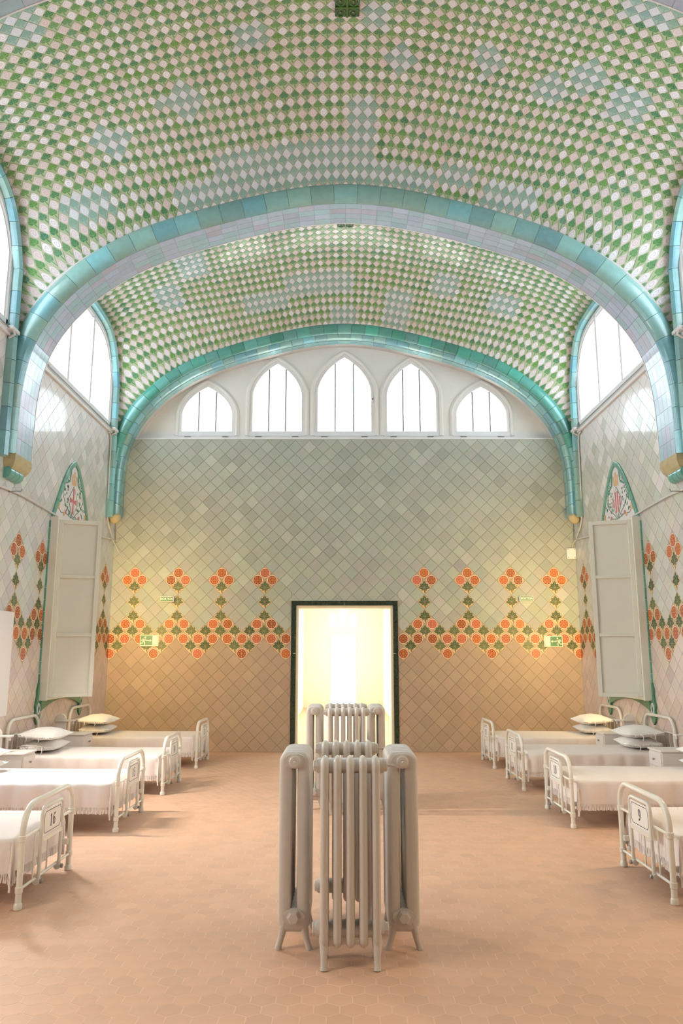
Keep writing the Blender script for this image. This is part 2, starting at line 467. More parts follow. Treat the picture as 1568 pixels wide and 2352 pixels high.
for r in range(int((YE + 3.2) / (HXW * math.sqrt(3) / 2)) + 1):
    y = YE - 0.06 - r * HXW * math.sqrt(3) / 2
    if y < 1.5: break
    for k in range(-34, 35):
        x = (k + 0.5 * (r % 2)) * HXW
        if abs(x) < WX - 0.06: hx.append((x, y))
big = sorted([h for h in hx if in_view((h[0], h[1], 0))], key=lambda h: h[0] ** 2 + h[1] ** 2)[:300]
bigset = set(big)
def hextint(): 
    g = 1 + random.gauss(0, 0.028); t = random.random() * 0.05
    return (0.66 * g, (0.40 + t * 0.3) * g, (0.262 + t * 0.4) * g)
rest = MB()
hcache = []
for k in range(10):
    q = MB(); hexmesh(0, 0, HXW, q, hextint()); hcache.append(q.mesh('floor_tile', M['hex']))
for h in hx:
    if h in bigset: part('floor_tile', random.choice(hcache), floor, (h[0], h[1], 0))
    else: hexmesh(h[0], h[1], HXW, rest, hextint())
rest.build('remaining_floor_tiles', M['hex'], floor, kind='stuff')

# ------------------------------------------------------------------ vault geometry
def smooth_profile(pts, n=200):
    P = np.array(pts, float); t = np.r_[0, np.cumsum(np.linalg.norm(np.diff(P, axis=0), axis=1))]
    # catmull-rom through the points
    Q = np.vstack([[-P[1][0], P[1][1]], P, 2 * P[-1] - P[-2]]); out = []
    for i in range(1, len(Q) - 2):
        for u in np.linspace(0, 1, 12, endpoint=False):
            p0, p1, p2, p3 = Q[i - 1], Q[i], Q[i + 1], Q[i + 2]
            out.append(0.5 * ((2 * p1) + (-p0 + p2) * u + (2 * p0 - 5 * p1 + 4 * p2 - p3) * u ** 2 + (-p0 + 3 * p1 - 3 * p2 + p3) * u ** 3))
    out.append(P[-1]); C = np.array(out); L = np.r_[0, np.cumsum(np.linalg.norm(np.diff(C, axis=0), axis=1))]
    return L, C
VP = smooth_profile([(0, 7.72), (0.6, 7.67), (1.2, 7.54), (1.7, 7.41), (2.1, 7.29), (2.6, 7.12), (3.0, 6.94), (3.35, 6.72), (3.7, 6.41), (3.98, 6.0), (4.13, 5.6), (4.2, 5.2), (4.22, 4.8)])
SP = smooth_profile([(0, 7.53), (0.6, 7.48), (1.2, 7.35), (1.74, 7.20), (2.2, 7.05), (2.65, 6.87), (3.05, 6.64), (3.42, 6.34), (3.75, 5.95), (3.97, 5.5), (4.06, 5.0), (4.08, 4.5), (4.08, 4.12)])
def at_profile(PR, s_):
    """point and outward normal at signed arclength from the crown (vectorised)"""
    L, C = PR; s_ = np.asarray(s_, float); a = np.abs(s_); sg = np.where(s_ < 0, -1.0, 1.0)
    a = np.minimum(a, L[-1])
    x = np.interp(a, L, C[:, 0]); z = np.interp(a, L, C[:, 1]); e = 0.02
    x2 = np.interp(np.minimum(a + e, L[-1]), L, C[:, 0]); z2 = np.interp(np.minimum(a + e, L[-1]), L, C[:, 1])
    x1 = np.interp(np.maximum(a - e, 0), L, C[:, 0]); z1 = np.interp(np.maximum(a - e, 0), L, C[:, 1])
    tx, tz = x2 - x1, z2 - z1; ln = np.hypot(tx, tz) + 1e-9; tx /= ln; tz /= ln
    return x * sg, z, -tz * sg, tx          # normal (outwards, up)
class Bay:
    def __init__(s, y0, y1):
        s.y0, s.y1 = y0, y1; s.yc = (y0 + y1) / 2; s.hf = (y1 - y0) / 2
        t = np.linspace(-1, 1, 401); z = 1.0 * (1 - np.abs(t) ** 2.6)
        L = np.r_[0, np.cumsum(np.hypot(np.diff(t * s.hf), np.diff(z)))]; s.tv = t; s.vl = L - L[-1] / 2; s.V = L[-1] / 2
    def pt(s, u, v, lift=0.0):
        t = np.interp(v, s.vl, s.tv); x, z, nx, nz = at_profile(VP, u)
        a = np.minimum(np.abs(u) / 4.2, 1.0)
        d = (1.0 + 0.18 * a ** 2) * (1 - np.abs(t) ** (2.6 + 4.5 * a ** 3)) + lift
        return np.stack([x + nx * d, s.yc + t * s.hf, z + nz * d], -1)
bays = [Bay(*b) for b in BAYS]
UMAX = VP[0][-1]
# arch line where the vault meets the side wall, by bay-relative t
def wall_arch():
    b = bays[0]; ts = np.linspace(0, 0.97, 60); zs = []
    for t in ts:
        v = np.interp(t, b.tv, b.vl); u = np.linspace(2.2, UMAX, 400)
        P = b.pt(u, np.full_like(u, v)); k = np.argmax(P[:, 0] > WX - 0.03)
        zs.append(P[k, 2] if P[k, 0] > WX - 0.03 else P[-1, 2])
    return ts, np.array(zs)
AT, AZ = wall_arch()
def arch_z(t): return float(np.interp(abs(t), AT, AZ))
TS = 0.925                                                # the window's straight jambs stand here
def win_top(t, drop=0.0):
    return arch_z(t) - drop
FADE = [[], []]
def fade_of(bi, u, v):
    for (u0, u1, v0, v1, diag) in (FADE[bi] if bi < 2 else []):
        if diag:
            uc, vc = (u0 + u1) / 2, (v0 + v1) / 2
            if abs(u - uc) / (u1 - u0) + abs(v - vc) / (v1 - v0) < 0.62: return 0.55
        elif u0 < u < u1 and v0 < v < v1: return 0.55
    return 0.0
# tiles renewed in a paler print, in patches (u0, u1, v0, v1, lozenge)
FADE[1] = [(-1.05, -0.72, 0.08, 0.49, 0), (-3.08, -2.8, -0.75, -0.26, 0), (-2.0, -1.52, 0.72, 1.17, 1), (-2.88, -2.52, 1.05, 1.47, 1), (0.38, 0.7, 0.45, 0.87, 1), (1.25, 1.58, 0.23, 0.72, 1), (0.0, 0.33, 1.17, 1.92, 0), (0.12, 0.4, -0.04, 0.3, 0), (2.33, 2.68, 0.23, 0.68, 1), (2.78, 3.08, 0.38, 0.94, 0), (1.98, 2.33, 0.53, 0.9, 1), (-1.62, 0.03, 1.62, 1.85, 0), (-2.17, 1.12, 1.88, 2.18, 0), (1.18, 1.6, 1.77, 2.0, 0), (1.75, 2.48, 1.88, 2.18, 0), (2.55, 2.98, -0.68, -0.41, 0), (-3.45, -2.92, 1.7, 2.0, 0)]
FADE[0] = [(-0.95, 0.15, 1.18, 1.64, 0), (-1.7, -0.95, 1.45, 1.79, 0), (0.65, 1.12, 1.52, 2.17, 0), (1.45, 1.85, 0.99, 1.45, 0), (-2.57, -2.12, 0.08, 0.87, 0), (-0.25, 0.23, 1.86, 2.28, 0), (-3.05, -2.65, 0.91, 1.41, 0), (2.4, 2.85, 1.18, 1.6, 0)]
HU, HV = 0.0580, 0.0735                                   # half diagonals of the vault tiles on the unrolled vault
def tile3(b, u, v, mb, m, tint, dz):
    h = HV; g = 0.0018; cs = [(u, v - HV), (u + HU, v), (u, v + HV), (u - HU, v)]
    un = np.array([c[0] for c in cs]); vn = np.clip(np.array([c[1] for c in cs]), -b.V, b.V)
    uc, vc = un.mean(), vn.mean(); k = 1 - g * 1.41 / h; k2 = k - 0.03
    lo = b.pt(uc + (un - uc) * k, vc + (vn - vc) * k, 0.0); hi = b.pt(uc + (un - uc) * k2, vc + (vn - vc) * k2, 0.0)
    for i in range(4): hi[i] += 0
    # the glazed face stands 4 mm proud towards the room and each tile is set a hair differently
    nrm = np.cross(hi[1] - hi[0], hi[2] - hi[0]); nrm /= (np.linalg.norm(nrm) + 1e-9)
    if nrm[2] > 0: nrm = -nrm
    hi = hi + nrm * (0.004 + dz[:, None])
    lo = lo - nrm * 0.004
    uv = [(0.5, 1), (1, 0.5), (0.5, 0), (0, 0.5)] * 2
    mb.add(list(lo) + list(hi), [(7, 6, 5, 4)] + [(i, 4 + i, 4 + (i + 1) % 4, (i + 1) % 4) for i in range(4)], m, uv, tint)
CEIL = []
for bi, b in enumerate(bays):
    nu, nv = 180, 48
    us = np.linspace(-UMAX, UMAX, nu + 1); vs_ = np.linspace(-b.V, b.V, nv + 1)
    U, V_ = np.meshgrid(us, vs_, indexing='ij'); G = b.pt(U, V_, 0.003).reshape(-1, 3)
    okv = np.abs(G[:, 0]) < WX + 0.12
    mb = MB(); mb.add(list(G), [f for f in [(i * (nv + 1) + j, i * (nv + 1) + j + 1, (i + 1) * (nv + 1) + j + 1, (i + 1) * (nv + 1) + j) for i in range(nu) for j in range(nv)] if okv[list(f)].any()])
    nm = ['tiled sail vault of the far bay, white roses and green leaves', 'tiled sail vault of the near bay overhead, white roses and green leaves',
          'sail vault above the camera', 'sail vault behind the camera'][bi]
    ce = mb.build('ceiling', M['vgrout'] if bi < 2 else M['vplain'], smooth=True, label=nm, kind='structure'); CEIL.append(ce)
    if bi > 1: continue
    tl = []
    for j in range(-40, 41):
        for i in range(-105, 106):
            if (i + j) % 2: continue
            u, v = i * HU, j * HV
            if abs(v) > b.V + HV * 0.6 or abs(u) > UMAX - 0.05: continue
            if abs(u) < 0.10 and abs(v) < 0.13: continue              # the vent block sits here
            P = b.pt(np.array([u]), np.array([v]))[0]
            if abs(P[0]) > WX + 0.05: continue
            tl.append((seen(P), u, v, (j % 2)))
    tl.sort(key=lambda t: -t[0]); rest = MB()
    for n, (sc, u, v, odd) in enumerate(tl):
        tint = (random.random(), random.random(), fade_of(bi, u, v) + (0.12 * random.random() if random.random() < 0.2 else 0))
        dz = rng.normal(0, 0.0011, 4); m = 1 if odd else 0
        if n < 300:
            q = MB(); tile3(b, u, v, q, 0, tint, dz); q.build('leaf_tile' if odd else 'rose_tile', M['leaf'] if odd else M['rose'], ce)
        else: tile3(b, u, v, rest, m, tint, dz)
    rest.build('remaining_vault_tiles', [M['rose'], M['leaf']], ce, kind='stuff')

# roof and gable closing the place above the vaults
mb = MB(); mb.box(-WX - 0.4, WX + 0.4, -3.8, YE + 0.6, 9.35, 9.5)
mb.build('roof_slab', M['plaster'], label='flat roof slab above the vaults', kind='structure')

# ------------------------------------------------------------------ swept pieces
def sweep(mb, pts, nor, bin_, prof, m=0, tint=None, cap=True):
    """prof: list of (along normal, along binormal)"""
    k = len(prof); vs = []
    for P, N, B in zip(pts, nor, bin_):
        for (a, b_) in prof: vs.append(tuple(np.array(P) + np.array(N) * a + np.array(B) * b_))
    fs = []
    for i in range(len(pts) - 1):
        for j in range(k):
            j2 = (j + 1) % k; fs.append((i * k + j, i * k + j2, (i + 1) * k + j2, (i + 1) * k + j))
    if cap: fs += [tuple(range(k))[::-1], tuple(range((len(pts) - 1) * k, len(pts) * k))]
    mb.add(vs, fs, m, [(0.5, 0.5)] * len(vs), tint)
def strip(parent, name, P, N, B, prof, seg, gap, mat, tintf, smooth=True, sub=4):
    """cut a swept moulding into separate pieces about seg long"""
    P = np.array(P, float); N = np.array(N, float); B = np.array(B, float)
    L = np.r_[0, np.cumsum(np.linalg.norm(np.diff(P, axis=0), axis=1))]
    n = max(1, round(L[-1] / seg)); d = L[-1] / n; out = []
    for i in range(n):
        ss = np.linspace(i * d + gap / 2, (i + 1) * d - gap / 2, sub)
        f = lambda A: np.stack([np.interp(ss, L, A[:, c]) for c in range(3)], -1)
        nn = f(N); nn /= np.linalg.norm(nn, axis=1)[:, None]
        q = MB(); sweep(q, f(P), nn, f(B), prof, 0, tintf(i, n))
        out.append(q.build(name, mat, parent, smooth='auto' if smooth else False))
    return out
def arc_prof(c, r, a0, a1, n, extra):
    return [(c[0] + r * math.cos(math.radians(a0 + (a1 - a0) * i / n)), c[1] + r * math.sin(math.radians(a0 + (a1 - a0) * i / n))) for i in range(n + 1)] + extra
def tealtint(i=0, n=0):
    t = random.random(); g = 1 + random.gauss(0, 0.12)
    return (0.18 * g + 0.10 * t, 0.44 * g + 0.04 * t, 0.42 * g + 0.08 * (1 - t))
def greentint(i=0, n=0):
    g = 1 + random.gauss(0, 0.13); t = random.random()
    return ((0.07 + 0.07 * t) * g, 0.36 * g, (0.27 + 0.06 * t) * g)
def softint(i=0, n=0):  # blue and lavender put the sky's reflection into the tile colours
    r = random.random()
    if r < 0.13: return vary((0.50, 0.51, 0.61), 0.04)
    if r < 0.55: return vary((0.48, 0.57, 0.70), 0.05)
    return vary((0.40, 0.58, 0.64), 0.05)

LS = SP[0][-1]
def rib_curve(PR, n=160, off=0.0, lim=None):
    s_ = np.linspace(-PR[0][-1], PR[0][-1], n) if lim is None else np.linspace(lim[0], lim[1], n)
    x, z, nx, nz = at_profile(PR, s_)
    return np.stack([x + nx * off, 0 * x, z + nz * off], -1), np.stack([nx, 0 * x, nz], -1)
for ri, (y0, y1) in enumerate(RIBS):
    P, N = rib_curve(SP); B = np.tile([0, 1.0, 0], (len(P), 1))
    q = MB(); sweep(q, P + [0, y0, 0], N, B, [(0.012, 0.03), (0.012, y1 - y0), (0.50, y1 - y0 + 0.005), (0.50, 0.03), (0.21, 0.03), (0.10, 0.02)])
    rib = q.build('trim_%d' % (ri + 1), M['rgrout'], label=['broad turquoise tiled arch rib spanning the middle of the vault', 'arch rib over the camera, its tiled edge in the top corners', 'arch rib behind the camera'][ri], kind='structure')
    if ri > 1: continue
    # near-side roll moulding
    roll = [(0.27, 0.02), (0.235, -0.012), (0.195, -0.034), (0.15, -0.042), (0.10, -0.045), (0.055, -0.032), (0.02, -0.006), (0.0, 0.03), (0.0, 0.048), (0.02, 0.048), (0.05, 0.04), (0.2, 0.03)]
    strip(rib, 'roll_tile', P + [0, y0, 0], N, B, roll, 0.30, 0.004, M['glaze'], tealtint, sub=6)
    # soffit tiles, four across
    w = (y1 - y0 - 0.055) / 4
    for k in range(4):
        a = 0.052 + k * w
        strip(rib, 'soffit_tile', P + [0, y0, 0], N, B, [(0.0, a + 0.0015), (0.0, a + w - 0.0015), (0.014, a + w - 0.0015), (0.014, a + 0.0015)], 0.21, 0.003, M['soffit'], softint, smooth=False, sub=3)
    q = MB(); sweep(q, P + [0, y0, 0], N, B, [(-0.004, y1 - y0 - 0.004), (-0.004, y1 - y0 + 0.012), (0.05, y1 - y0 + 0.012), (0.05, y1 - y0 - 0.004)])
    q.build('edge_bead', M['wood'], rib, smooth='auto')
    # corbels at both feet: ochre repaired plaster block on a turquoise roll
    for sx in (-1, 1):
        q = MB(); 
        prof = [(0.0, 4.13), (-0.005, 4.05), (0.02, 3.98), (0.06, 3.93), (0.14, 3.90)]
        ring = []
        nn = 8
        vs = []; 
        for (ins, z) in prof:
            xw = sx * WX; xi = sx * (4.075 + ins)
            vs += [(xw, y0 + ins * 0.6, z), (xi, y0 + 0.02 + ins * 0.6, z), (xi, y1 - ins * 0.6, z), (xw, y1 - ins * 0.6, z)]
        fs = []
        for i in range(len(prof) - 1):
            for j in range(3): fs.append((i * 4 + j, i * 4 + j + 1, (i + 1) * 4 + j + 1, (i + 1) * 4 + j))
        fs += [(0, 1, 2, 3), tuple(range(len(vs) - 4, len(vs)))]
        q.add(vs, fs); q.build('corbel_plaster', M['patch'], rib)
        for k in range(3):
            ya, yb = y0 + 0.03 + k * 0.125, y0 + 0.15 + k * 0.125
            q = MB(); q.lathe([(0.075, 0), (0.08, 0.004), (0.08, 0.116), (0.075, 0.12)], (sx * (WX - 0.03), ya, 3.90), 'Y', 16)
            o = q.build('corbel_roll', M['teal'], rib, smooth='auto')

# end rib in front of the end wall: two turquoise mouldings
P, N = rib_curve(SP, off=0.0); 
sel = np.abs(np.linspace(-LS, LS, 160)) <= LS
B = np.tile([0, 1.0, 0], (len(P), 1)); YR = 13.40
q = MB(); sweep(q, P + [0, YR, 0], N, B, [(0.015, 0.16), (0.015, YE - YR + 0.3), (0.5, YE - YR + 0.3), (0.5, 0.03), (0.2, 0.03), (0.1, 0.04)])
erib = q.build('trim_4', M['rgrout'], label='slim double green and turquoise moulded arch framing the end wall lunette', kind='structure')
def halfround(a0, a1, b0, b1, n=7):
    ca, cb = (a0 + a1) / 2, (b0 + b1) / 2
    return [(ca + math.cos(math.radians(t)) * (a1 - a0) / 2, cb + math.sin(math.radians(t)) * (b1 - b0) / 2) for t in np.linspace(0, 360, 2 * n, endpoint=False)]
strip(erib, 'roll_tile', P + [0, YR, 0], N, B, [(0.27, 0.02), (0.23, -0.012), (0.17, -0.03), (0.12, -0.03), (0.08, -0.012), (0.06, 0.02), (0.06, 0.06), (0.09, 0.08), (0.2, 0.03)], 0.25, 0.006, M['glaze'], greentint, sub=4)
strip(erib, 'roll_tile', P + [0, YR, 0], N, B, [(0.065, 0.055), (0.03, 0.06), (0.0, 0.09), (-0.012, 0.14), (-0.004, 0.20), (0.02, 0.24), (0.06, 0.24), (0.08, 0.1)], 0.22, 0.006, M['glaze'], tealtint, sub=4)
strip(erib, 'soffit_tile', P + [0, YR, 0], N, B, [(0.006, 0.245), (0.006, YE - YR - 0.005), (0.03, YE - YR - 0.005), (0.03, 0.245)], 0.22, 0.006, M['glaze'], tealtint, smooth=False, sub=3)
for sx in (-1, 1):
    q = MB(); q.lathe([(0.005, 0), (0.06, 0.015), (0.10, 0.06), (0.115, 0.12), (0.11, 0.16)], (sx * 4.13, YR + 0.07, 3.98), 'Z', 16)
    q.build('corbel_bulb', M['patch'], erib, smooth=True)

# ------------------------------------------------------------------ side walls with arched clerestory windows
JY = TS
def side_wall(sx):
    name = 'wall_left' if sx < 0 else 'wall_right'
    mb = MB(); x0, x1 = sorted((sx * WX, sx * (WX + 0.35)))
    def col(ya, yb, za0, za1, zb0, zb1):
        vs = [(x0, ya, za0), (x1, ya, za0), (x1, ya, za1), (x0, ya, za1), (x0, yb, zb0), (x1, yb, zb0), (x1, yb, zb1), (x0, yb, zb1)]
        mb.add(vs, [(0, 1, 2, 3), (7, 6, 5, 4), (0, 4, 5, 1), (1, 5, 6, 2), (2, 6, 7, 3), (3, 7, 4, 0)])
    ycuts = [-3.7]
    opens = []
    for bi, b in enumerate(bays):
        ya, yb = b.yc - TS * b.hf + 0.09, b.yc + TS * b.hf - 0.09
        opens.append((ya, yb, b))
    def low(ya, yb):      # lower part, with low windows in the bays beside and behind the camera
        holes = [(bb.yc - 0.8, bb.yc + 0.8) for k, bb in enumerate(bays) if LOWWIN.get((sx, k))]
        y = ya
        for (h0, h1) in sorted(holes):
            if h1 <= ya or h0 >= yb: continue
            h0, h1 = max(h0, ya), min(h1, yb)
            if h0 > y: col(y, h0, -0.1, SILL, -0.1, SILL)
            col(h0, h1, -0.1, 1.1, -0.1, 1.1); col(h0, h1, 3.6, SILL, 3.6, SILL); y = h1
        if y < yb: col(y, yb, -0.1, SILL, -0.1, SILL)
    low(-3.7, YE + 0.5)
    y = -3.7
    for (ya, yb, b) in sorted(opens[:3], key=lambda o: o[0]):
        col(y, ya, SILL, 9.4, SILL, 9.4)
        ys = np.linspace(ya, yb, 25)
        for k in range(24):
            t0, t1 = (ys[k] - b.yc) / b.hf, (ys[k + 1] - b.yc) / b.hf
            col(ys[k], ys[k + 1], win_top(t0, 0.16), 9.4, win_top(t1, 0.16), 9.4)
        y = yb
    col(y, YE + 0.5, SILL, 9.4, SILL, 9.4)
    return mb.build(name, M['wgrout'], label='%s side wall of the ward, diagonal tiles with orange flower pattern' % ('left' if sx < 0 else 'right'), kind='structure')
LOWWIN = {(-1, 1): 1, (-1, 2): 1}
WL = side_wall(-1); WR = side_wall(1)
YCW = 11.56                                            # axis of the framed low window in the far bay
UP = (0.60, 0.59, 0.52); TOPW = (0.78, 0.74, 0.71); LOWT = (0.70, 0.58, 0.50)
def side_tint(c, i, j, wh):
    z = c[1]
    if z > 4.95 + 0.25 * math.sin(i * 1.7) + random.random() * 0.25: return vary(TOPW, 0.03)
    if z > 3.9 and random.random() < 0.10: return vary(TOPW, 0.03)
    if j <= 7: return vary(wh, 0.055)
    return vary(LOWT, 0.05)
def side_tiles(sx, parent):
    sgn = 1 if sx < 0 else -1                          # local a axis = sgn*y
    # i counts from the window axis; nearest flower columns stand 7.5 half diagonals either side
    def cen(i, j): return (sgn * YCW + i * H2, ZTOP - j * H2)
    def dec(i, j):
        y = YCW + sgn * i * H2
        if abs(y - YCW) < 0.80: return None
        k = i - 1 if i > 0 else i + 1                  # shift so that columns sit at i=+-8
        return decor(k, j, 7) if i > 0 else decor(-k, j, 7)
    def dec2(i, j):
        if abs(i) < 6: return None
        return decor(abs(i) - 8, j, 0)
    def cf(c):
        lo, hi = sorted((sgn * 1.0, sgn * (YE - 0.002)))
        pl = [(-1, 0, -lo), (1, 0, hi), (0, 1, SILL - 0.06), (0, -1, -0.004)]
        for k, bb in enumerate(bays):
            if LOWWIN.get((sx, k)) and abs(c[0] - sgn * bb.yc) < 0.93 and 0.9 < c[1] < 3.8:
                if abs(c[0] - sgn * bb.yc) > 0.7: pl.append((1, 0, sgn * bb.yc - 0.8) if c[0] < sgn * bb.yc else (-1, 0, -(sgn * bb.yc + 0.8)))
                elif c[1] > 3.4: pl.append((0, -1, -3.6))
                elif c[1] < 1.3: pl.append((0, 1, 1.1))
                else: pl.append((0, 1, -9))
        return pl
    ir = range(-int(12.0 / H2), int(3.2 / H2)) if sgn > 0 else range(-int(3.2 / H2), int(12.0 / H2))
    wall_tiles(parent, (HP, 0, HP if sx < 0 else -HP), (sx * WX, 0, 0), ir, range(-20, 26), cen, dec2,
               lambda c, i, j: side_tint(c, i, j, (0.64, 0.64, 0.60) if sx < 0 else UP), cf, 300, lambda c: (sx * WX, sgn * c[0], c[1]), seen)  # left wall tint is whiter: the light on it is put into the colour
side_tiles(-1, WL); side_tiles(1, WR)

# clerestory windows: turquoise trim, white timber frame, panes, sill rail
def side_window(sx, bi, n):
    b = bays[bi]; far = bi < 2; x = sx * WX
    root = empty('window_%d' % n, (0, 0, 0), label='arched clerestory window with three panes high in the %s wall, %s bay' % ('left' if sx < 0 else 'right', ['far', 'near', 'camera', 'rear'][bi]), kind='structure')
    ts = np.linspace(-TS, TS, 33)
    out = [(x, b.yc - TS * b.hf, z) for z in np.linspace(5.42 if bi == 0 else 4.06, win_top(TS) - 0.06, 16)] + [(x, b.yc + t * b.hf, win_top(t, 0.06)) for t in ts] + [(x, b.yc + TS * b.hf, z) for z in np.linspace(win_top(TS) - 0.06, 4.06, 16)]
    P = np.array(out); T = np.gradient(P, axis=0); T /= np.linalg.norm(T, axis=1)[:, None]
    B = np.tile([-sx * 1.0, 0, 0], (len(P), 1)); N = np.cross(B, T) * (1 if sx < 0 else -1)
    # make N point away from the glass
    c0 = np.array([x, b.yc, 6.2]); 
    for i in range(len(P)):
        if np.dot(N[i], P[i] - c0) < 0: N[i] = -N[i]
    prof = [(0.05, 0.0), (0.05, 0.06), (0.02, 0.105), (-0.03, 0.12), (-0.075, 0.09), (-0.085, 0.04), (-0.085, -0.02), (0.05, -0.02)]
    if far: strip(root, 'trim_tile', P, N, B, prof, 0.30, 0.006, M['glaze'], tealtint, sub=4)
    else:
        q = MB(); sweep(q, P, N, B, prof); q.build('trim_band', M['teal'], root, smooth='auto')
    # frame: outline of the opening
    ya, yb = b.yc - TS * b.hf + 0.09, b.yc + TS * b.hf - 0.09
    t2 = np.linspace((ya - b.yc) / b.hf, (yb - b.yc) / b.hf, 25)
    fx = x + sx * 0.02
    ol = [(fx, ya, SILL), (fx, ya, 6.2)] + [(fx, b.yc + t * b.hf, win_top(t, 0.17)) for t in t2] + [(fx, yb, 6.2), (fx, yb, SILL)]
    ol = np.array(ol); T = np.gradient(ol, axis=0); T /= np.linalg.norm(T, axis=1)[:, None]
    Bn = np.tile([-sx * 1.0, 0, 0], (len(ol), 1)); Nn = np.cross(Bn, T)
    c0 = np.array([fx, b.yc, 6.2])
    for i in range(len(ol)):
        if np.dot(Nn[i], ol[i] - c0) < 0: Nn[i] = -Nn[i]
    q = MB(); sweep(q, ol, Nn, Bn, [(0.01, -0.06), (0.01, 0.03), (-0.05, 0.03), (-0.065, 0.015), (-0.09, 0.01), (-0.09, -0.06)])
    q.build('frame', M['wood'], root)
    q = MB(); xs = sorted((fx - sx * 0.03, fx + sx * 0.06)); q.bbox(xs[0], xs[1], ya, yb, SILL, SILL + 0.11); q.build('bottom_rail', M['wood'], root)
    gy = [ya + 0.08, ya + (yb - ya) * 0.36, ya + (yb - ya) * 0.66, yb - 0.08]
    for k in (1, 2):
        q = MB(); t = (gy[k] - b.yc) / b.hf; q.bbox(xs[0], xs[1], gy[k] - 0.035, gy[k] + 0.035, SILL + 0.1, win_top(t, 0.2)); q.build('mullion', M['wood'], root)
    for k in range(3):
        q = MB(); yy = np.linspace(gy[k], gy[k + 1], 7); gx = fx + sx * 0.03
        vs = []
        for y in yy:
            t = (y - b.yc) / b.hf; vs += [(gx, y, SILL + 0.1), (gx, y, win_top(t, 0.2))]
        q.add(vs, [(2 * i, 2 * i + 2, 2 * i + 3, 2 * i + 1) for i in range(6)]); q.build('pane', M['glass'], root)
    # projecting sill rail with opening gear
    if far:
        q = MB(); xs2 = sorted((x, x - sx * 0.05)); q.bbox(xs2[0], xs2[1], ya - 0.06, yb + 0.06, SILL - 0.10, SILL - 0.015); q.build('sill_rail', M['wood'], root)
        q = MB(); q.tube([(x - sx * 0.075, ya + 0.05, SILL - 0.035), (x - sx * 0.075, yb - 0.05, SILL - 0.035)], 0.008, 8); q.build('opening_rod', M['steel'], root)
        for yq in (ya + 0.02, yb - 0.10):
            q = MB(); xs3 = sorted((x - sx * 0.03, x - sx * 0.13)); q.bbox(xs3[0], xs3[1], yq, yq + 0.20, SILL - 0.06, SILL - 0.01); q.build('gear_bracket', M['wood'], root)
            q = MB(); q.tube([(x - sx * 0.12, yq + 0.02, SILL - 0.04), (x - sx * 0.12, yq + 0.07, SILL - 0.10), (x - sx * 0.04, yq + 0.10, SILL - 0.13)], 0.014, 8); q.build('gear_arm', M['wood'], root, smooth='auto')
            for dy in (0.0,):
                q = MB(); q.lathe([(0.012, 0), (0.014, 0.012), (0.008, 0.02)], (x, yq + 0.12, SILL - 0.16), 'X', 8); q.build('bolt', M['steel'], root)
    area('portal', (x + sx * 0.30, b.yc, 6.45), (0, -sx * HP, 0), 1.75, yb - ya, 1, (1, 1, 1), portal=True).name = 'window_portal'
for k, (sx, bi) in enumerate([(-1, 0), (1, 0), (-1, 1), (1, 1), (-1, 2), (1, 2)]): side_window(sx, bi, 6 + k)
for (sx, bi) in LOWWIN:
    b = bays[bi]
    root = empty('window_%d' % (12 + list(LOWWIN).index((sx, bi))), (0, 0, 0), label='tall low window in the %s wall, %s' % ('left' if sx < 0 else 'right', {1: 'near bay beside the white screen', 2: 'camera bay', 3: 'rear bay'}[bi]), kind='structure')
    xa, xb = sorted((sx * (WX + 0.12), sx * (WX + 0.19)))
    for y in (b.yc - 0.8, b.yc - 0.03, b.yc + 0.74):
        q = MB(); q.bbox(xa, xb, y, y + 0.06, 1.1, 3.6); q.build('frame_stile', M['wood'], root)
    for z in (1.1, 2.6, 3.54):
        q = MB(); q.bbox(xa, xb, b.yc - 0.8, b.yc + 0.8, z, z + 0.06); q.build('frame_rail', M['wood'], root)
    for s2 in (-1, 1):
        q = MB(); y0_, y1_ = sorted((b.yc, b.yc + s2 * 0.78)); gx = (xa + xb) / 2
        q.add([(gx, y0_, 1.1), (gx, y1_, 1.1), (gx, y1_, 3.6), (gx, y0_, 3.6)], [(0, 1, 2, 3)]); q.build('pane', M['glass'], root)
    area('window_portal', (sx * (WX + 0.30), b.yc, 2.35), (0, -sx * HP, 0), 2.5, 1.6, 1, (1, 1, 1), portal=True)

# ------------------------------------------------------------------ end wall with the doorway
DW, DH = 0.955, 2.627
mb = MB(); mb.box(-WX - 0.3, -DW + 0.02, YE, YE + 0.28, -0.1, 5.645); mb.box(DW - 0.02, WX + 0.3, YE, YE + 0.28, -0.1, 5.645); mb.box(-DW + 0.02, DW - 0.02, YE, YE + 0.28, DH - 0.02, 5.645)
WB = mb.build('wall_back', M['wgrout'], label='tiled end wall with zigzag band of orange flowers around the doorway', kind='structure')
def back_tint(c, i, j):
    if j <= 7:
        r = random.random(); t = min(1, max(0, (c[1] - 2.0) / 3.4)); b_ = tuple(p * (1 - t) + q * t for p, q in zip((0.68, 0.67, 0.48), (0.50, 0.51, 0.47)))
        b_ = (0.405, 0.43, 0.37)
        if r < 0.06: return vary(tuple(x * 1.14 for x in b_), 0.02)
        if r < 0.12: return vary(tuple(x * 0.86 for x in b_), 0.02)
        return vary(b_, 0.035)
    return vary((0.43, 0.325, 0.235), 0.035)
def back_clip(c):
    pl = [(-1, 0, WX - 0.004), (1, 0, WX - 0.004), (0, 1, 5.642), (0, -1, -0.004)]
    if abs(c[0]) < DW + H2 and c[1] < DH + H2:
        if c[1] < DH - 0.02 and abs(c[0]) > DW - 0.1: pl.append((1, 0, -DW) if c[0] < 0 else (-1, 0, -DW))
        elif c[1] > DH - H2 and abs(c[0]) < DW + 0.02: pl.append((0, -1, -DH))
        elif abs(c[0]) > DW: pl.append((1, 0, -DW) if c[0] < 0 else (-1, 0, -DW))
        else: pl.append((0, 1, -9))
    return pl
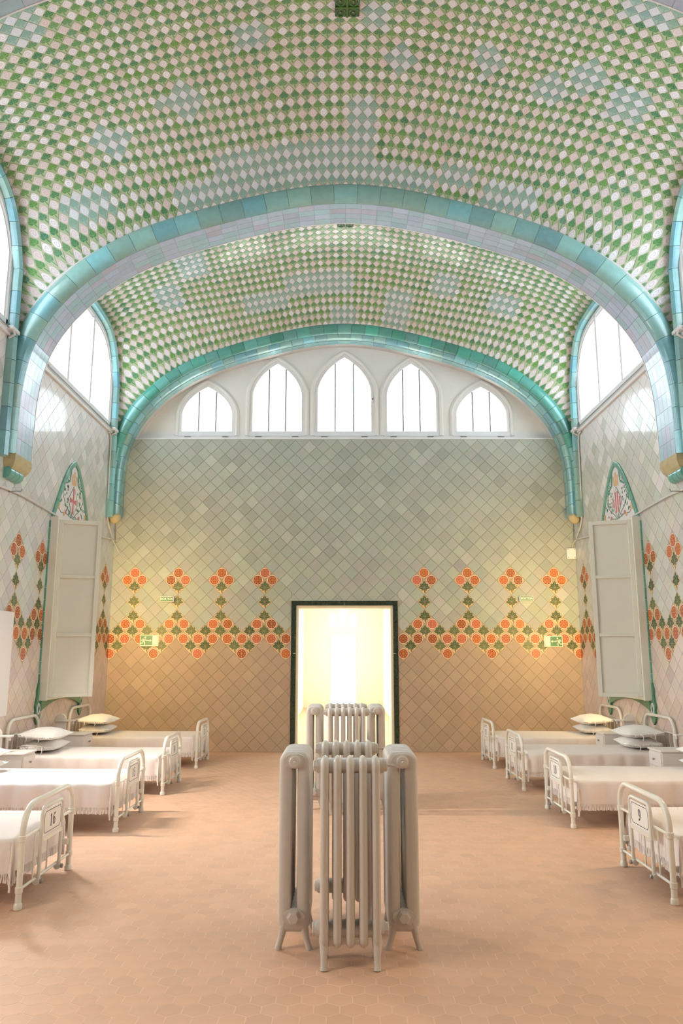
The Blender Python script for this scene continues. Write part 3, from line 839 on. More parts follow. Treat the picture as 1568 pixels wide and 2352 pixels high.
wall_tiles(WB, (HP, 0, 0), (0, YE, 0), range(-33, 34), range(-19, 26), lambda i, j: (i * H2, ZTOP - j * H2),
           lambda i, j: decor(abs(i) - 11, j, 0) if abs(i) >= 8 else None, back_tint, back_clip, 300,
           lambda c: (c[0], YE, c[1]), lambda P: (2 if 1.5 < P[2] < 3.3 else 1) * max(0.01, seen(P)) if seen(P) > 0 else -1, par=1, pm='btile')
mb = MB(); mb.box(-WX, WX, YE - 0.012, YE + 0.3, 5.645, 5.66); mb.build('trim_5', M['wood'], label='thin white ledge capping the tiled end wall', kind='structure')

# lunette wall with five pointed windows
YL = 13.98
LWIN = [(-2.62, 0.475, 5.85, 6.18, 6.73), (-1.285, 0.467, 5.85, 6.55, 7.20), (0.0, 0.51, 5.85, 6.62, 7.33), (1.285, 0.467, 5.85, 6.55, 7.20), (2.62, 0.475, 5.85, 6.18, 6.73)]
def ptop(w, x, grow=0.0):
    cx, hw, zb, zs, zt = w; s_ = min(1, abs(x - cx) / (hw + grow))
    return zs + (zt + grow * 1.2 - zs) * (0.62 * math.sqrt(max(0, 1 - s_ ** 2.2)) + 0.38 * (1 - s_))
FR = 0.075
mb = MB()
def colx(xa, xb, za0, za1, zb0, zb1):
    vs = [(xa, YL, za0), (xa, YL + 0.25, za0), (xa, YL + 0.25, za1), (xa, YL, za1), (xb, YL, zb0), (xb, YL + 0.25, zb0), (xb, YL + 0.25, zb1), (xb, YL, zb1)]
    mb.add(vs, [(0, 3, 2, 1), (4, 5, 6, 7), (0, 1, 5, 4), (1, 2, 6, 5), (2, 3, 7, 6), (3, 0, 4, 7)])
x = -WX - 0.3
for w in LWIN:
    xa, xb = w[0] - w[1] - FR, w[0] + w[1] + FR
    colx(x, xa, 5.5, 9.4, 5.5, 9.4); colx(xa, xb, 5.5, 5.75, 5.5, 5.75)
    xs = np.linspace(xa, xb, 41)
    for k in range(40): colx(xs[k], xs[k + 1], ptop(w, xs[k], FR), 9.4, ptop(w, xs[k + 1], FR), 9.4)
    x = xb
colx(x, WX + 0.3, 5.5, 9.4, 5.5, 9.4)
mb.build('wall_lunette', M['plaster'], label='white plastered lunette wall above the tiled end wall', kind='structure')
LN = ['leftmost small', 'second from left', 'tallest central', 'second from right', 'rightmost small']
def outline(w, grow, zb, n=33):
    cx, hw = w[0], w[1] + grow
    xs = cx + hw * np.sin(np.linspace(-HP, HP, n))
    return [(cx - hw, zb)] + [(cx - hw, z) for z in np.linspace(zb + 0.1, w[3] - 0.02, 4)] + [(float(x), ptop(w, x, grow)) for x in xs] + [(cx + hw, z) for z in np.linspace(w[3] - 0.02, zb + 0.1, 4)] + [(cx + hw, zb)]
for k, w in enumerate(LWIN):
    root = empty('window_%d' % (k + 1), (0, 0, 0), label='%s pointed lunette window in the white end wall' % LN[k], kind='structure')
    for nm, grow, prof, mt in (('frame', FR * 0.5, [(0.045, 0.0), (0.045, 0.07), (-0.03, 0.07), (-0.038, 0.055), (-0.038, 0.0)], 'wood'), ('hood_moulding', FR, [(-0.012, 0.0), (-0.012, -0.03), (0.025, -0.042), (0.06, -0.02), (0.07, 0.01)], 'plaster')):
        ol = np.array([(p[0], YL, p[1]) for p in outline(w, grow, 5.76)]); T = np.gradient(ol, axis=0); T /= np.linalg.norm(T, axis=1)[:, None] + 1e-9
        B = np.tile([0, 1.0, 0], (len(ol), 1)); N = np.cross(B, T); c0 = np.array([w[0], YL, 6.2])
        for i in range(len(ol)):
            if np.dot(N[i], ol[i] - c0) < 0: N[i] = -N[i]
        q = MB(); sweep(q, ol, N, B, prof); q.build(nm, M[mt], root, smooth='auto')
    q = MB(); q.bbox(w[0] - w[1] - 0.07, w[0] + w[1] + 0.07, YL - 0.012, YL + 0.06, 5.752, 5.85); q.build('bottom_rail', M['wood'], root)
    for sx in (-1, 1):
        xx = w[0] + sx * w[1] * 0.345; q = MB(); q.box(xx - 0.013, xx + 0.013, YL + 0.02, YL + 0.05, 5.84, ptop(w, xx) + 0.02); q.build('glazing_bar', M['steel'], root)
        q = MB(); q.bbox(w[0] + sx * w[1] * 0.75 - 0.06, w[0] + sx * w[1] * 0.75 + 0.06, YL - 0.02, YL, 5.737, 5.752, 0.003); q.build('hinge', M['steel'], root)
    xs = w[0] + w[1] * np.array([-1, -0.345, 0.345, 1])
    for i in range(3):
        q = MB(); xx = np.linspace(xs[i], xs[i + 1], 9); vs = []
        for a in xx: vs += [(a, YL + 0.035, 5.84), (a, YL + 0.035, ptop(w, a) + 0.01)]
        q.add(vs, [(2 * j, 2 * j + 2, 2 * j + 3, 2 * j + 1) for j in range(8)]); q.build('pane', M['glass'], root)
    if k == 2:
        q = MB(); q.bbox(w[0] + w[1] + 0.01, w[0] + w[1] + 0.05, YL - 0.03, YL, 6.42, 6.54, 0.005); q.build('latch', M['wood'], root)
        q = MB(); q.box(w[0] + w[1] + 0.02, w[0] + w[1] + 0.04, YL - 0.034, YL - 0.028, 6.47, 6.50); q.build('latch_hole', M['dark'], root)
    area('window_portal', (w[0], YL + 0.22, (5.85 + w[4]) / 2), (-HP, 0, 0), 2 * w[1] + 0.1, w[4] - 5.8, 1, (1, 1, 1), portal=True)

# wall behind the camera, with a row of tall windows
mb = MB(); YB = -3.5
mb.box(-WX - 0.3, WX + 0.3, YB - 0.25, YB, -0.1, 9.4)
mb.build('wall_front', M['plaster'], label='plain wall behind the camera', kind='structure')

# ------------------------------------------------------------------ doorway and the corridor behind it
door = empty('door_1', (0, YE, 0), label='doorway edged in dark green marble blocks', kind='structure')
FWD = 0.082
def block(x0, x1, z0, z1):
    q = MB(); q.bbox(x0, x1, -0.03, 0.10, z0, z1, 0.003); q.build('marble_block', M['marble'], door)
nb = 9
for sx in (-1, 1):
    for k in range(nb):
        z0 = k * (DH - FWD) / nb; z1 = (k + 1) * (DH - FWD) / nb - 0.002; xa, xb = sorted((sx * DW, sx * (DW - FWD))); block(xa, xb, z0, z1)
for k in range(6):
    block(-DW + k * 2 * DW / 6, -DW + (k + 1) * 2 * DW / 6 - 0.002, DH - FWD, DH)
JX = DW - FWD
for sx in (-1, 1):
    q = MB(); xa, xb = sorted((sx * JX, sx * (JX - 0.05))); q.bbox(xa, xb, 0.0, 0.42, 0, DH - FWD, 0.004); q.build('jamb', M['jamb'], door)
q = MB(); q.bbox(-JX + 0.05, JX - 0.05, 0.0, 0.42, DH - FWD - 0.05, DH - FWD, 0.004); q.build('lintel', M['jamb'], door)
q = MB(); q.bbox(-JX, JX, -0.02, 0.42, -0.05, 0.004, 0.003); q.build('threshold', M['fgrout'], door)
CY0, CY1, CX = YE + 0.28, 24.8, 1.25
q = MB(); q.box(-CX - 0.2, CX + 0.2, CY0, CY1 + 0.3, -0.1, 0.0); q.build('floor', plain('corridor_floor', (0.62, 0.36, 0.18), 0.5, 0.12, 4), label='orange terracotta floor of the corridor beyond the doorway', kind='structure')
cw = [(15.2, 16.6), (17.4, 18.8), (19.6, 21.0), (21.8, 23.2)]
for sx in (-1, 1):
    q = MB(); xa, xb = sorted((sx * CX, sx * (CX + 0.2))); y = CY0
    for (a, b_) in cw:
        q.box(xa, xb, y, a, -0.1, 4.2); q.box(xa, xb, a, b_, -0.1, 0.35)
        ys = np.linspace(a, b_, 13); top = lambda v: 2.6 + 0.7 * math.sqrt(max(0, 1 - ((v - (a + b_) / 2) / ((b_ - a) / 2)) ** 2))
        for i in range(12):
            z0, z1 = top(ys[i]), top(ys[i + 1]); vs = [(xa, ys[i], z0), (xb, ys[i], z0), (xb, ys[i], 4.2), (xa, ys[i], 4.2), (xa, ys[i + 1], z1), (xb, ys[i + 1], z1), (xb, ys[i + 1], 4.2), (xa, ys[i + 1], 4.2)]
            q.add(vs, [(0, 1, 2, 3), (7, 6, 5, 4), (0, 4, 5, 1), (1, 5, 6, 2), (2, 6, 7, 3), (3, 7, 4, 0)])
        y = b_
    q.box(xa, xb, y, CY1, -0.1, 4.2)
    q.build('wall_corridor', M['corr'], label='%s wall of the bright corridor with arched windows' % ('left' if sx < 0 else 'right'), kind='structure')
    for (a, b_) in cw: area('window_portal', (sx * (CX + 0.18), (a + b_) / 2, 1.85), (0, -sx * HP, 0), 3.0, b_ - a, 1, (1, 1, 1), portal=True)
# corridor end: glazed door and three small arched lights over it
q = MB(); holes = [(-0.45, 0.45, 0.0, 2.25)]
q.box(-CX - 0.2, -0.45, CY1, CY1 + 0.2, -0.1, 2.55); q.box(0.45, CX + 0.2, CY1, CY1 + 0.2, -0.1, 2.55); q.box(-0.45, 0.45, CY1, CY1 + 0.2, 2.25, 2.55)
sm = [(-0.32, 0.115, 2.85), (0.0, 0.13, 3.05), (0.32, 0.115, 2.85)]
x = -CX - 0.2
for (c, hw, zs) in sm:
    q.box(x, c - hw, CY1, CY1 + 0.2, 2.55, 4.2); xs = np.linspace(c - hw, c + hw, 11)
    for i in range(10):
        z0 = zs + hw * math.sqrt(max(0, 1 - ((xs[i] - c) / hw) ** 2)); z1 = zs + hw * math.sqrt(max(0, 1 - ((xs[i + 1] - c) / hw) ** 2))
        vs = [(xs[i], CY1, z0), (xs[i], CY1 + 0.2, z0), (xs[i], CY1 + 0.2, 4.2), (xs[i], CY1, 4.2), (xs[i + 1], CY1, z1), (xs[i + 1], CY1 + 0.2, z1), (xs[i + 1], CY1 + 0.2, 4.2), (xs[i + 1], CY1, 4.2)]
        q.add(vs, [(0, 3, 2, 1), (4, 5, 6, 7), (0, 1, 5, 4), (1, 2, 6, 5), (2, 3, 7, 6), (3, 0, 4, 7)])
    x = c + hw
q.box(x, CX + 0.2, CY1, CY1 + 0.2, 2.55, 4.2)
q.build('wall_corridor_end', M['corr'], label='far end wall of the corridor with glazed door and three small arched lights', kind='structure')
gd = empty('door_2', (0, CY1 + 0.1, 0), label='pale glazed double door at the far end of the corridor', kind='structure')
for sx in (-1, 1):
    q = MB(); xa, xb = sorted((sx * 0.45, sx * 0.40)); q.bbox(xa, xb, -0.03, 0.03, 0.0, 2.25, 0.003); q.build('stile', M['corr'], gd)
    q = MB(); xa, xb = sorted((0, sx * 0.4)); q.add([(xa, 0, 0.1), (xb, 0, 0.1), (xb, 0, 2.2), (xa, 0, 2.2)], [(0, 1, 2, 3)]); q.build('pane', M['glass'], gd)
q = MB(); q.bbox(-0.4, 0.4, -0.03, 0.03, 1.62, 1.66, 0.003); q.build('transom', M['corr'], gd)
q = MB(); q.bbox(-0.4, 0.4, -0.03, 0.03, 0.0, 0.12, 0.003); q.build('bottom_rail', M['corr'], gd)
area('window_portal', (0, CY1 + 0.19, 1.15), (-HP, 0, 0), 0.9, 2.2, 1, (1, 1, 1), portal=True)
# corridor barrel vault
q = MB(); n = 24
for k, R_ in ((0, 0.0), ):
    an = np.linspace(0, math.pi, n + 1); vs = []
    for a in an: vs += [(-(CX + 0.1) * math.cos(a), CY0, 3.2 + 0.9 * math.sin(a)), (-(CX + 0.1) * math.cos(a), CY1 + 0.2, 3.2 + 0.9 * math.sin(a))]
    q.add(vs, [(2 * i, 2 * i + 1, 2 * i + 3, 2 * i + 2) for i in range(n)])
q.box(-CX - 0.3, CX + 0.3, CY0, CY1 + 0.3, 4.2, 4.3)
q.build('ceiling_corridor', M['corr'], smooth=False, label='pale barrel vault over the corridor', kind='structure')
# ================================================================== THINGS
# ------------------------------------------------------------------ radiators
def radiator(name, nsec, label, plugs=True):
    """axis along local x, centred; depth along y"""
    root = empty(name, label=label, cat='radiator', group='cast iron radiators standing in clusters down the aisle')
    pit = 0.073; L = nsec * pit
    q = MB(); n = 12
    zb, zt, dy, rc = 0.14, 1.068, 0.050, 0.014
    path = []
    for (cy, cz, a0) in ((dy - rc, zt - rc, 0), (-dy + rc, zt - rc, 90), (-dy + rc, zb + rc, 180), (dy - rc, zb + rc, 270)):
        for a in np.linspace(a0, a0 + 90, 7): path.append((cy + rc * math.cos(math.radians(a)), cz + rc * math.sin(math.radians(a))))
    # cross-section: pointed oval, wider in the depth direction
    k = len(path); vs = []
    for i in range(k):
        p = np.array(path[i]); t = np.array(path[(i + 1) % k]) - np.array(path[i - 1]); t = t / (np.linalg.norm(t) + 1e-9); nr = np.array([t[1], -t[0]])
        for (a, b_) in ((0.0, 0.045), (0.014, 0.037), (0.0235, 0.024), (0.0245, 0.0), (0.019, -0.026), (0.0, -0.036), (-0.019, -0.026), (-0.0245, 0.0), (-0.0235, 0.024), (-0.014, 0.037)):
            c = p + nr * b_; vs.append((a, c[0], c[1]))
    m = 10; fs = [(i * m + j, i * m + (j + 1) % m, ((i + 1) % k) * m + (j + 1) % m, ((i + 1) % k) * m + j) for i in range(k) for j in range(m)]
    q.add(vs, fs); me = q.mesh('radiator_section', M['rad'], True)
    for s_ in range(nsec): part('section', me, root, ((s_ - (nsec - 1) / 2) * pit, 0, 0))
    for z in (0.185, 1.058):
        q = MB(); vs = []
        for x_ in (-L / 2 - 0.004, L / 2 + 0.004): vs += [(x_, 0.066 * math.cos(t), z + 0.043 * math.sin(t)) for t in np.linspace(0, 2 * math.pi, 20, endpoint=False)]
        q.add(vs, [(k_, (k_ + 1) % 20, 20 + (k_ + 1) % 20, 20 + k_) for k_ in range(20)] + [tuple(range(20))[::-1], tuple(range(20, 40))]); q.build('hub_pipe', M['rad'], root, smooth='auto')
        for sx in (-1, 1):
            q = MB(); q.lathe([(0.042, 0), (0.042, sx * 0.010), (0.034, sx * 0.012), (0.034, sx * 0.026), (0.028, sx * 0.030)], (sx * (L / 2 + 0.002), 0, z), 'X', 6 if (z < 0.5) == (sx > 0) else 16)
            pl = q.build('plug', M['rad'], root)
            if (z < 0.5) != (sx > 0):
                q = MB(); q.lathe([(0.007, 0), (0.007, sx * 0.003)], (sx * (L / 2 + 0.031), 0, z), 'X', 10); q.build('bore', M['dark'], pl)
    q = MB(); q.tube([(L / 2 + 0.03, 0, 1.058), (L / 2 + 0.055, 0, 1.058), (L / 2 + 0.06, 0, 1.058), (L / 2 + 0.075, 0, 1.056)], [0.006, 0.006, 0.009, 0.007], 8); q.build('air_valve', M['rad'], root)
    for sx in (-1, 1):
        for sy in (-1, 1):
            xx = sx * (L / 2 - pit / 2)
            q = MB(); q.tube([(xx, sy * 0.05, 0.17), (xx, sy * 0.064, 0.11), (xx, sy * 0.074, 0.06), (xx, sy * 0.086, 0.022), (xx, sy * 0.092, 0.0)], [0.030, 0.024, 0.019, 0.018, 0.021], 10); q.build('foot', M['rad'], root, smooth='auto')
    return root
def place_rad(nsec, x, y, rz, label):
    o = radiator('radiator', nsec, label); o.location = (x, y, 0); o.rotation_euler = (0, 0, rz); return o
place_rad(5, -0.005, 4.62, 0, 'beige cast iron radiator at the very front, seen face on')
place_rad(5, -0.02, 5.42, 0, 'beige cast iron radiator behind the front one, its ridged top showing above')
place_rad(6, -0.335, 5.02, -HP, 'beige cast iron radiator end on, left of the front cluster')
place_rad(6, 0.31, 5.02, -HP, 'beige cast iron radiator end on, right of the front cluster')
place_rad(6, 0.0, 8.68, 0, 'beige cast iron radiator with six columns fronting the distant cluster')
place_rad(6, 0.0, 9.46, 0, 'beige cast iron radiator at the back of the distant cluster, just its top visible')
place_rad(6, -0.36, 9.07, -HP, 'beige cast iron radiator end on, left of the distant cluster by the doorway')
place_rad(6, 0.34, 9.07, -HP, 'beige cast iron radiator end on, right of the distant cluster by the doorway')

# ------------------------------------------------------------------ numerals
def ribbon(mb, pts, wid, z0=0.0, z1=0.0012, M_=None, m=0):
    P = [np.array(p, float) for p in pts]; n = len(P); L_, R_ = [], []
    w = wid if isinstance(wid, (list, tuple)) else [wid] * n
    for i in range(n):
        t = P[min(i + 1, n - 1)] - P[max(i - 1, 0)]; t = t / (np.linalg.norm(t) + 1e-9); nr = np.array([-t[1], t[0]])
        L_.append(P[i] + nr * w[i] / 2); R_.append(P[i] - nr * w[i] / 2)
    for i in range(n - 1):
        mb.prism([R_[i], R_[i + 1], L_[i + 1], L_[i]], z0, z1, m, M_)
def arc(cx, cy, rx, ry, a0, a1, n=16): return [(cx + rx * math.cos(math.radians(a)), cy + ry * math.sin(math.radians(a))) for a in np.linspace(a0, a1, n)]
def wside(pts, thin=0.035, thick=0.13):
    out = []
    for i in range(len(pts)):
        a, b_ = np.array(pts[max(i - 1, 0)]), np.array(pts[min(i + 1, len(pts) - 1)]); t = b_ - a; t = t / (np.linalg.norm(t) + 1e-9)
        out.append(thin + (thick - thin) * abs(t[1]) ** 1.5)
    return out
def digit(mb, ch, x, y, s_, M_):
    T = lambda pts: [(x + p[0] * s_, y + p[1] * s_) for p in pts]
    def st(pts, w): ribbon(mb, T(pts), [k * s_ for k in w] if isinstance(w, list) else w * s_, 0.0, 0.0012, M_)
    if ch == '1':
        st([(0.26, 0.03), (0.26, 0.97)], 0.13); st([(0.26, 0.95), (0.08, 0.80)], 0.045); st([(0.06, 0.02), (0.46, 0.02)], 0.04)
    elif ch == '0':
        p = arc(0.26, 0.5, 0.19, 0.48, 0, 360, 28); st(p, wside(p))
    elif ch in '69':
        p = arc(0.27, 0.30, 0.18, 0.28, 0, 360, 24); p2 = arc(0.47, 0.36, 0.39, 0.61, 180, 95, 12); p3 = arc(0.40, 0.86, 0.045, 0.045, 0, 360, 10)
        if ch == '9':
            f = lambda pts: [(0.54 - a, 1.0 - b_) for a, b_ in pts]; p, p2, p3 = f(p), f(p2), f(p3)
        st(p, wside(p)); st(p2, wside(p2)); st(p3, 0.06)
    elif ch == '5':
        st([(0.12, 0.96), (0.46, 0.93)], 0.09); st([(0.13, 0.96), (0.11, 0.55)], 0.04); p = arc(0.22, 0.31, 0.23, 0.29, 125, -125, 20); st(p, wside(p)); st(arc(0.11, 0.14, 0.04, 0.04, 0, 360, 8), 0.06)
    elif ch == '4':
        st([(0.36, 0.03), (0.36, 0.97)], 0.13); st([(0.36, 0.95), (0.03, 0.30)], 0.04); st([(0.02, 0.29), (0.52, 0.29)], 0.045); st([(0.2, 0.02), (0.52, 0.02)], 0.04)
    elif ch == '3':
        p = arc(0.22, 0.74, 0.18, 0.23, 140, -80, 16); st(p, wside(p)); p = arc(0.21, 0.29, 0.22, 0.27, 80, -140, 18); st(p, wside(p)); st(arc(0.09, 0.82, 0.035, 0.035, 0, 360, 8), 0.05); st(arc(0.07, 0.16, 0.035, 0.035, 0, 360, 8), 0.05)
    elif ch == '2':
        p = arc(0.24, 0.72, 0.19, 0.26, 160, -40, 16) + [(0.28, 0.36), (0.08, 0.06)]; st(p, wside(p)); st([(0.05, 0.05), (0.48, 0.07)], 0.10); st(arc(0.1, 0.74, 0.04, 0.04, 0, 360, 8), 0.06)

# ------------------------------------------------------------------ iron beds, origin at the foot end, foot faces +x
BW = 0.48; BL = 1.94
def arch_path(x, hw, z0, zt, r, n=9):
    p = [(x, -hw, z0)]
    p += [(x, -hw + r - r * math.cos(a), zt - r + r * math.sin(a)) for a in np.linspace(0, HP, n)]
    p += [(x, hw - r + r * math.sin(a), zt - r + r * math.cos(a)) for a in np.linspace(0, HP, n)]
    return p + [(x, hw, z0)]
BED = {}
def meshes():
    def mk(key, f, mat, smooth=True):
        q = MB(); f(q); me = q.mesh(key, M[mat])
        if smooth:
            me.polygons.foreach_set('use_smooth', [True] * len(me.polygons)); me.set_sharp_from_angle(angle=math.radians(45))
        BED[key] = me
    mk('leg', lambda q: q.tube([(0, 0, 0.0), (0, 0, 0.03), (0, 0, 0.45)], [0.022, 0.0215, 0.021], 12), 'iron')
    mk('head_leg', lambda q: q.tube([(0, 0, 0.0), (0, 0, 0.69)], 0.021, 12), 'iron')
    mk('foot_cap', lambda q: q.lathe([(0.024, 0), (0.029, 0.004), (0.029, 0.03), (0.025, 0.04), (0.022, 0.045)], (0, 0, 0), 'Z', 14), 'iron')
    mk('collar', lambda q: q.lathe([(0.021, -0.022), (0.026, -0.018), (0.027, 0.018), (0.021, 0.022)], (0, 0, 0), 'Z', 14), 'iron')
    mk('footboard_arch', lambda q: q.tube(arch_path(0, BW, 0.44, 0.66, 0.17), 0.021, 12), 'iron')
    mk('headboard_arch', lambda q: q.tube(arch_path(0, BW, 0.68, 0.875, 0.16), 0.021, 12), 'iron')
    mk('cross_rail', lambda q: q.tube([(0, -BW, 0), (0, BW, 0)], 0.0105, 10), 'iron')
    mk('short_rail', lambda q: q.tube([(0, -BW, 0), (0, -0.205, 0)], 0.0105, 10), 'iron')
    mk('plaque_arch', lambda q: q.tube([(0, -0.20, 0.10)] + arch_path(0, 0.20, 0.36, 0.60, 0.055, 6) + [(0, 0.20, 0.10)], 0.0145, 10), 'iron')
    mk('plaque_rail', lambda q: q.bbox(-0.012, 0.012, -0.19, 0.19, -0.017, 0.017, 0.004), 'iron', False)
    mk('spindle', lambda q: q.tube([(0, 0, 0.12), (0, 0, 0.45)], 0.0065, 8), 'iron')
    mk('short_spindle', lambda q: q.tube([(0, 0, 0.12), (0, 0, 0.375)], 0.0065, 8), 'iron')
    mk('head_spindle', lambda q: q.tube([(0, 0, 0.20), (0, 0, 0.69)], 0.0065, 8), 'iron')
    mk('number_plate', lambda q: q.bbox(-0.004, 0.004, -0.185, 0.185, 0.392, 0.575, 0.002), 'signw', False)
    mk('side_rail', lambda q: q.bbox(-BL, 0.0, -0.012, 0.012, 0.20, 0.245, 0.004), 'iron', False)
    mk('socket', lambda q: q.lathe([(0.024, -0.02), (0.026, 0), (0.024, 0.02)], (0, 0, 0), 'Y', 12), 'iron')
    mk('bolt', lambda q: q.lathe([(0.016, 0), (0.016, 0.016), (0.010, 0.02)], (0, 0, 0), 'X', 12), 'steel')
    def border(q):
        R = Matrix.Rotation(HP, 4, 'Z') @ Matrix.Rotation(HP, 4, 'X')
        w, h0, h1 = 0.165, 0.412, 0.560
        pts = [(-w, h0 + 0.025), (-w + 0.012, h0 + 0.012), (-w + 0.02, h0), (w - 0.02, h0), (w - 0.012, h0 + 0.012), (w, h0 + 0.025), (w, h1 - 0.025), (w - 0.012, h1 - 0.012), (w - 0.02, h1), (-w + 0.02, h1), (-w + 0.012, h1 - 0.012), (-w, h1 - 0.025), (-w, h0 + 0.025)]
        ribbon(q, pts, 0.004, 0.0042, 0.0054, R)
    mk('border', border, 'black', False)
meshes()
def bed(number, x, y, rz, label):
    r = empty('hospital_bed', (x, y, 0), rz, label=label, cat='bed', group='white iron hospital beds along the side walls')
    for sy in (-1, 1):
        l = part('leg', BED['leg'], r, (0, sy * BW, 0)); part('foot_cap', BED['foot_cap'], l); part('collar', BED['collar'], l, (0, 0, 0.125)); part('collar', BED['collar'], l, (0, 0, 0.45))
        l = part('leg', BED['head_leg'], r, (-BL, sy * BW, 0)); part('foot_cap', BED['foot_cap'], l); part('collar', BED['collar'], l, (0, 0, 0.69))
        part('side_rail', BED['side_rail'], r, (0, sy * (BW - 0.03), 0))
    part('footboard_arch', BED['footboard_arch'], r); part('headboard_arch', BED['headboard_arch'], r, (-BL, 0, 0))
    part('cross_rail', BED['cross_rail'], r, (0, 0, 0.125)); part('cross_rail', BED['cross_rail'], r, (-BL, 0, 0.69)); part('cross_rail', BED['cross_rail'], r, (-BL, 0, 0.22))
    part('cross_rail', BED['short_rail'], r, (0, 0, 0.45)); part('cross_rail', BED['short_rail'], r, (0, 0, 0.45), (0, 0, math.pi))
    pa = part('plaque_arch', BED['plaque_arch'], r, (0.022, 0, 0)); part('plaque_rail', BED['plaque_rail'], pa, (0, 0, 0.376))
    for sy in (-1, 1):
        part('spindle', BED['spindle'], r, (0, sy * 0.26, 0)); part('socket', BED['socket'], r, (0.012, sy * 0.20, 0.105)); part('bolt', BED['bolt'], r, (0.036, sy * 0.20, 0.105))
    part('spindle', BED['short_spindle'], r, (0, 0, 0))
    for k in range(5): part('spindle', BED['head_spindle'], r, (-BL, -0.32 + k * 0.16, 0))
    pl = part('number_plate', BED['number_plate'], r, (0.022, 0, 0), label='enamel plate reading %s' % number); part('border', BED['border'], pl)
    R = Matrix.Rotation(HP, 4, 'Z') @ Matrix.Rotation(HP, 4, 'X') @ Matrix.Translation((0, 0, 0.0042))
    q = MB(); s_ = 0.088; w = 0.058
    for k, ch in enumerate(number): digit(q, ch, (k - len(number) / 2) * w + 0.003, 0.443, s_, R)
    q.build('numeral', M['black'], pl)
    return r

def spread_mesh():
    """bedspread draped over the mattress: sheet grid pushed over a rounded box, hem with folds"""
    x0, x1, hw, zt, drop, rr = -BL + 0.06, -0.075, 0.475, 0.452, 0.245, 0.05
    na, nb_ = 76, 64
    A = np.concatenate([np.linspace(x0, x1, 50), x1 + np.linspace(0, drop, 16)[1:]]); Bq = np.concatenate([-hw - np.linspace(drop, 0, 16)[:-1], np.linspace(-hw, hw, 26), hw + np.linspace(0, drop, 16)[1:]])
    vs = []; hem = []
    for a in A:
        for b_ in Bq:
            ox = max(0.0, a - x1); oy = max(0.0, abs(b_) - hw); sg = 1 if b_ > 0 else -1
            d = min(0.30, math.hypot(ox, oy)); px = min(a, x1); py = max(-hw, min(hw, b_))
            fold = 0
            if d > 0:
                along = (a if oy >= ox else b_)
                k = min(1, d / 0.12)
                fold = k * (0.012 * math.sin(along * 21 + 1.3 * math.sin(along * 5)) + 0.007 * math.sin(along * 47 + 2) + (0.010 * math.sin(math.atan2(oy, ox + 1e-6) * 9) if ox > 0 and oy > 0 else 0))
                out = 0.030 * (1 - math.exp(-d / 0.03)) + fold
                px += out * (ox / d) * 0.8; py += sg * out * (oy / d)
                z = zt - (d - 0.022 * (1 - math.exp(-d / 0.022)))
            else:
                z = zt + 0.004 * math.sin(a * 3.1) * math.sin(b_ * 4) + 0.012 * (1 - (b_ / hw) ** 2)
            vs.append((px, py, z))
    n1, n2 = len(A), len(Bq)
    q = MB(); q.add(vs, [(i * n2 + j, i * n2 + j + 1, (i + 1) * n2 + j + 1, (i + 1) * n2 + j)[::-1] for i in range(n1 - 1) for j in range(n2 - 1)])
    # underside (mattress ticking) closes the body
    me = q.mesh('bedspread', M['linen'], True)
    # fringe along the hem
    G = np.array(vs).reshape(n1, n2, 3); line = [tuple(G[i, 0]) for i in range(n1)] + [tuple(G[n1 - 1, j]) for j in range(n2)] + [tuple(G[i, n2 - 1]) for i in range(n1 - 1, -1, -1)]
    Ln = np.array(line); L = np.r_[0, np.cumsum(np.linalg.norm(np.diff(Ln, axis=0), axis=1))]
    f = MB(); n = int(L[-1] / 0.014)
    for i in range(n):
        s_ = L[-1] * (i + 0.5) / n; p = np.array([np.interp(s_, L, Ln[:, c]) for c in range(3)]); p2 = np.array([np.interp(s_ + 0.01, L, Ln[:, c]) for c in range(3)])
        t = (p2 - p) / (np.linalg.norm(p2 - p) + 1e-9); t[2] = 0; nn = np.array([-t[1], t[0], 0]); w = 0.0052; ln = 0.052 + random.random() * 0.010; sw = random.uniform(-0.006, 0.006)
        c0 = [p + t * w * sx_ + nn * 0.003 * sy_ + [0, 0, 0.004] for sx_, sy_ in ((-1, -1), (1, -1), (1, 1), (-1, 1))]
        cm = [p + t * w * 0.75 * sx_ + nn * 0.003 * sy_ - [0, 0, 0.016] for sx_, sy_ in ((-1, -1), (1, -1), (1, 1), (-1, 1))]
        c1 = [p + t * (w * 1.15 * sx_ + sw) + nn * 0.005 * sy_ - [0, 0, ln] for sx_, sy_ in ((-1, -1), (1, -1), (1, 1), (-1, 1))]
        f.add(c0 + cm + c1, [(j + k, (j + 1) % 4 + k, (j + 1) % 4 + 4 + k, j + 4 + k) for k in (0, 4) for j in range(4)] + [(8, 9, 10, 11)])
    return me, f.mesh('fringe', M['linen'])
SPR, FRG = spread_mesh()
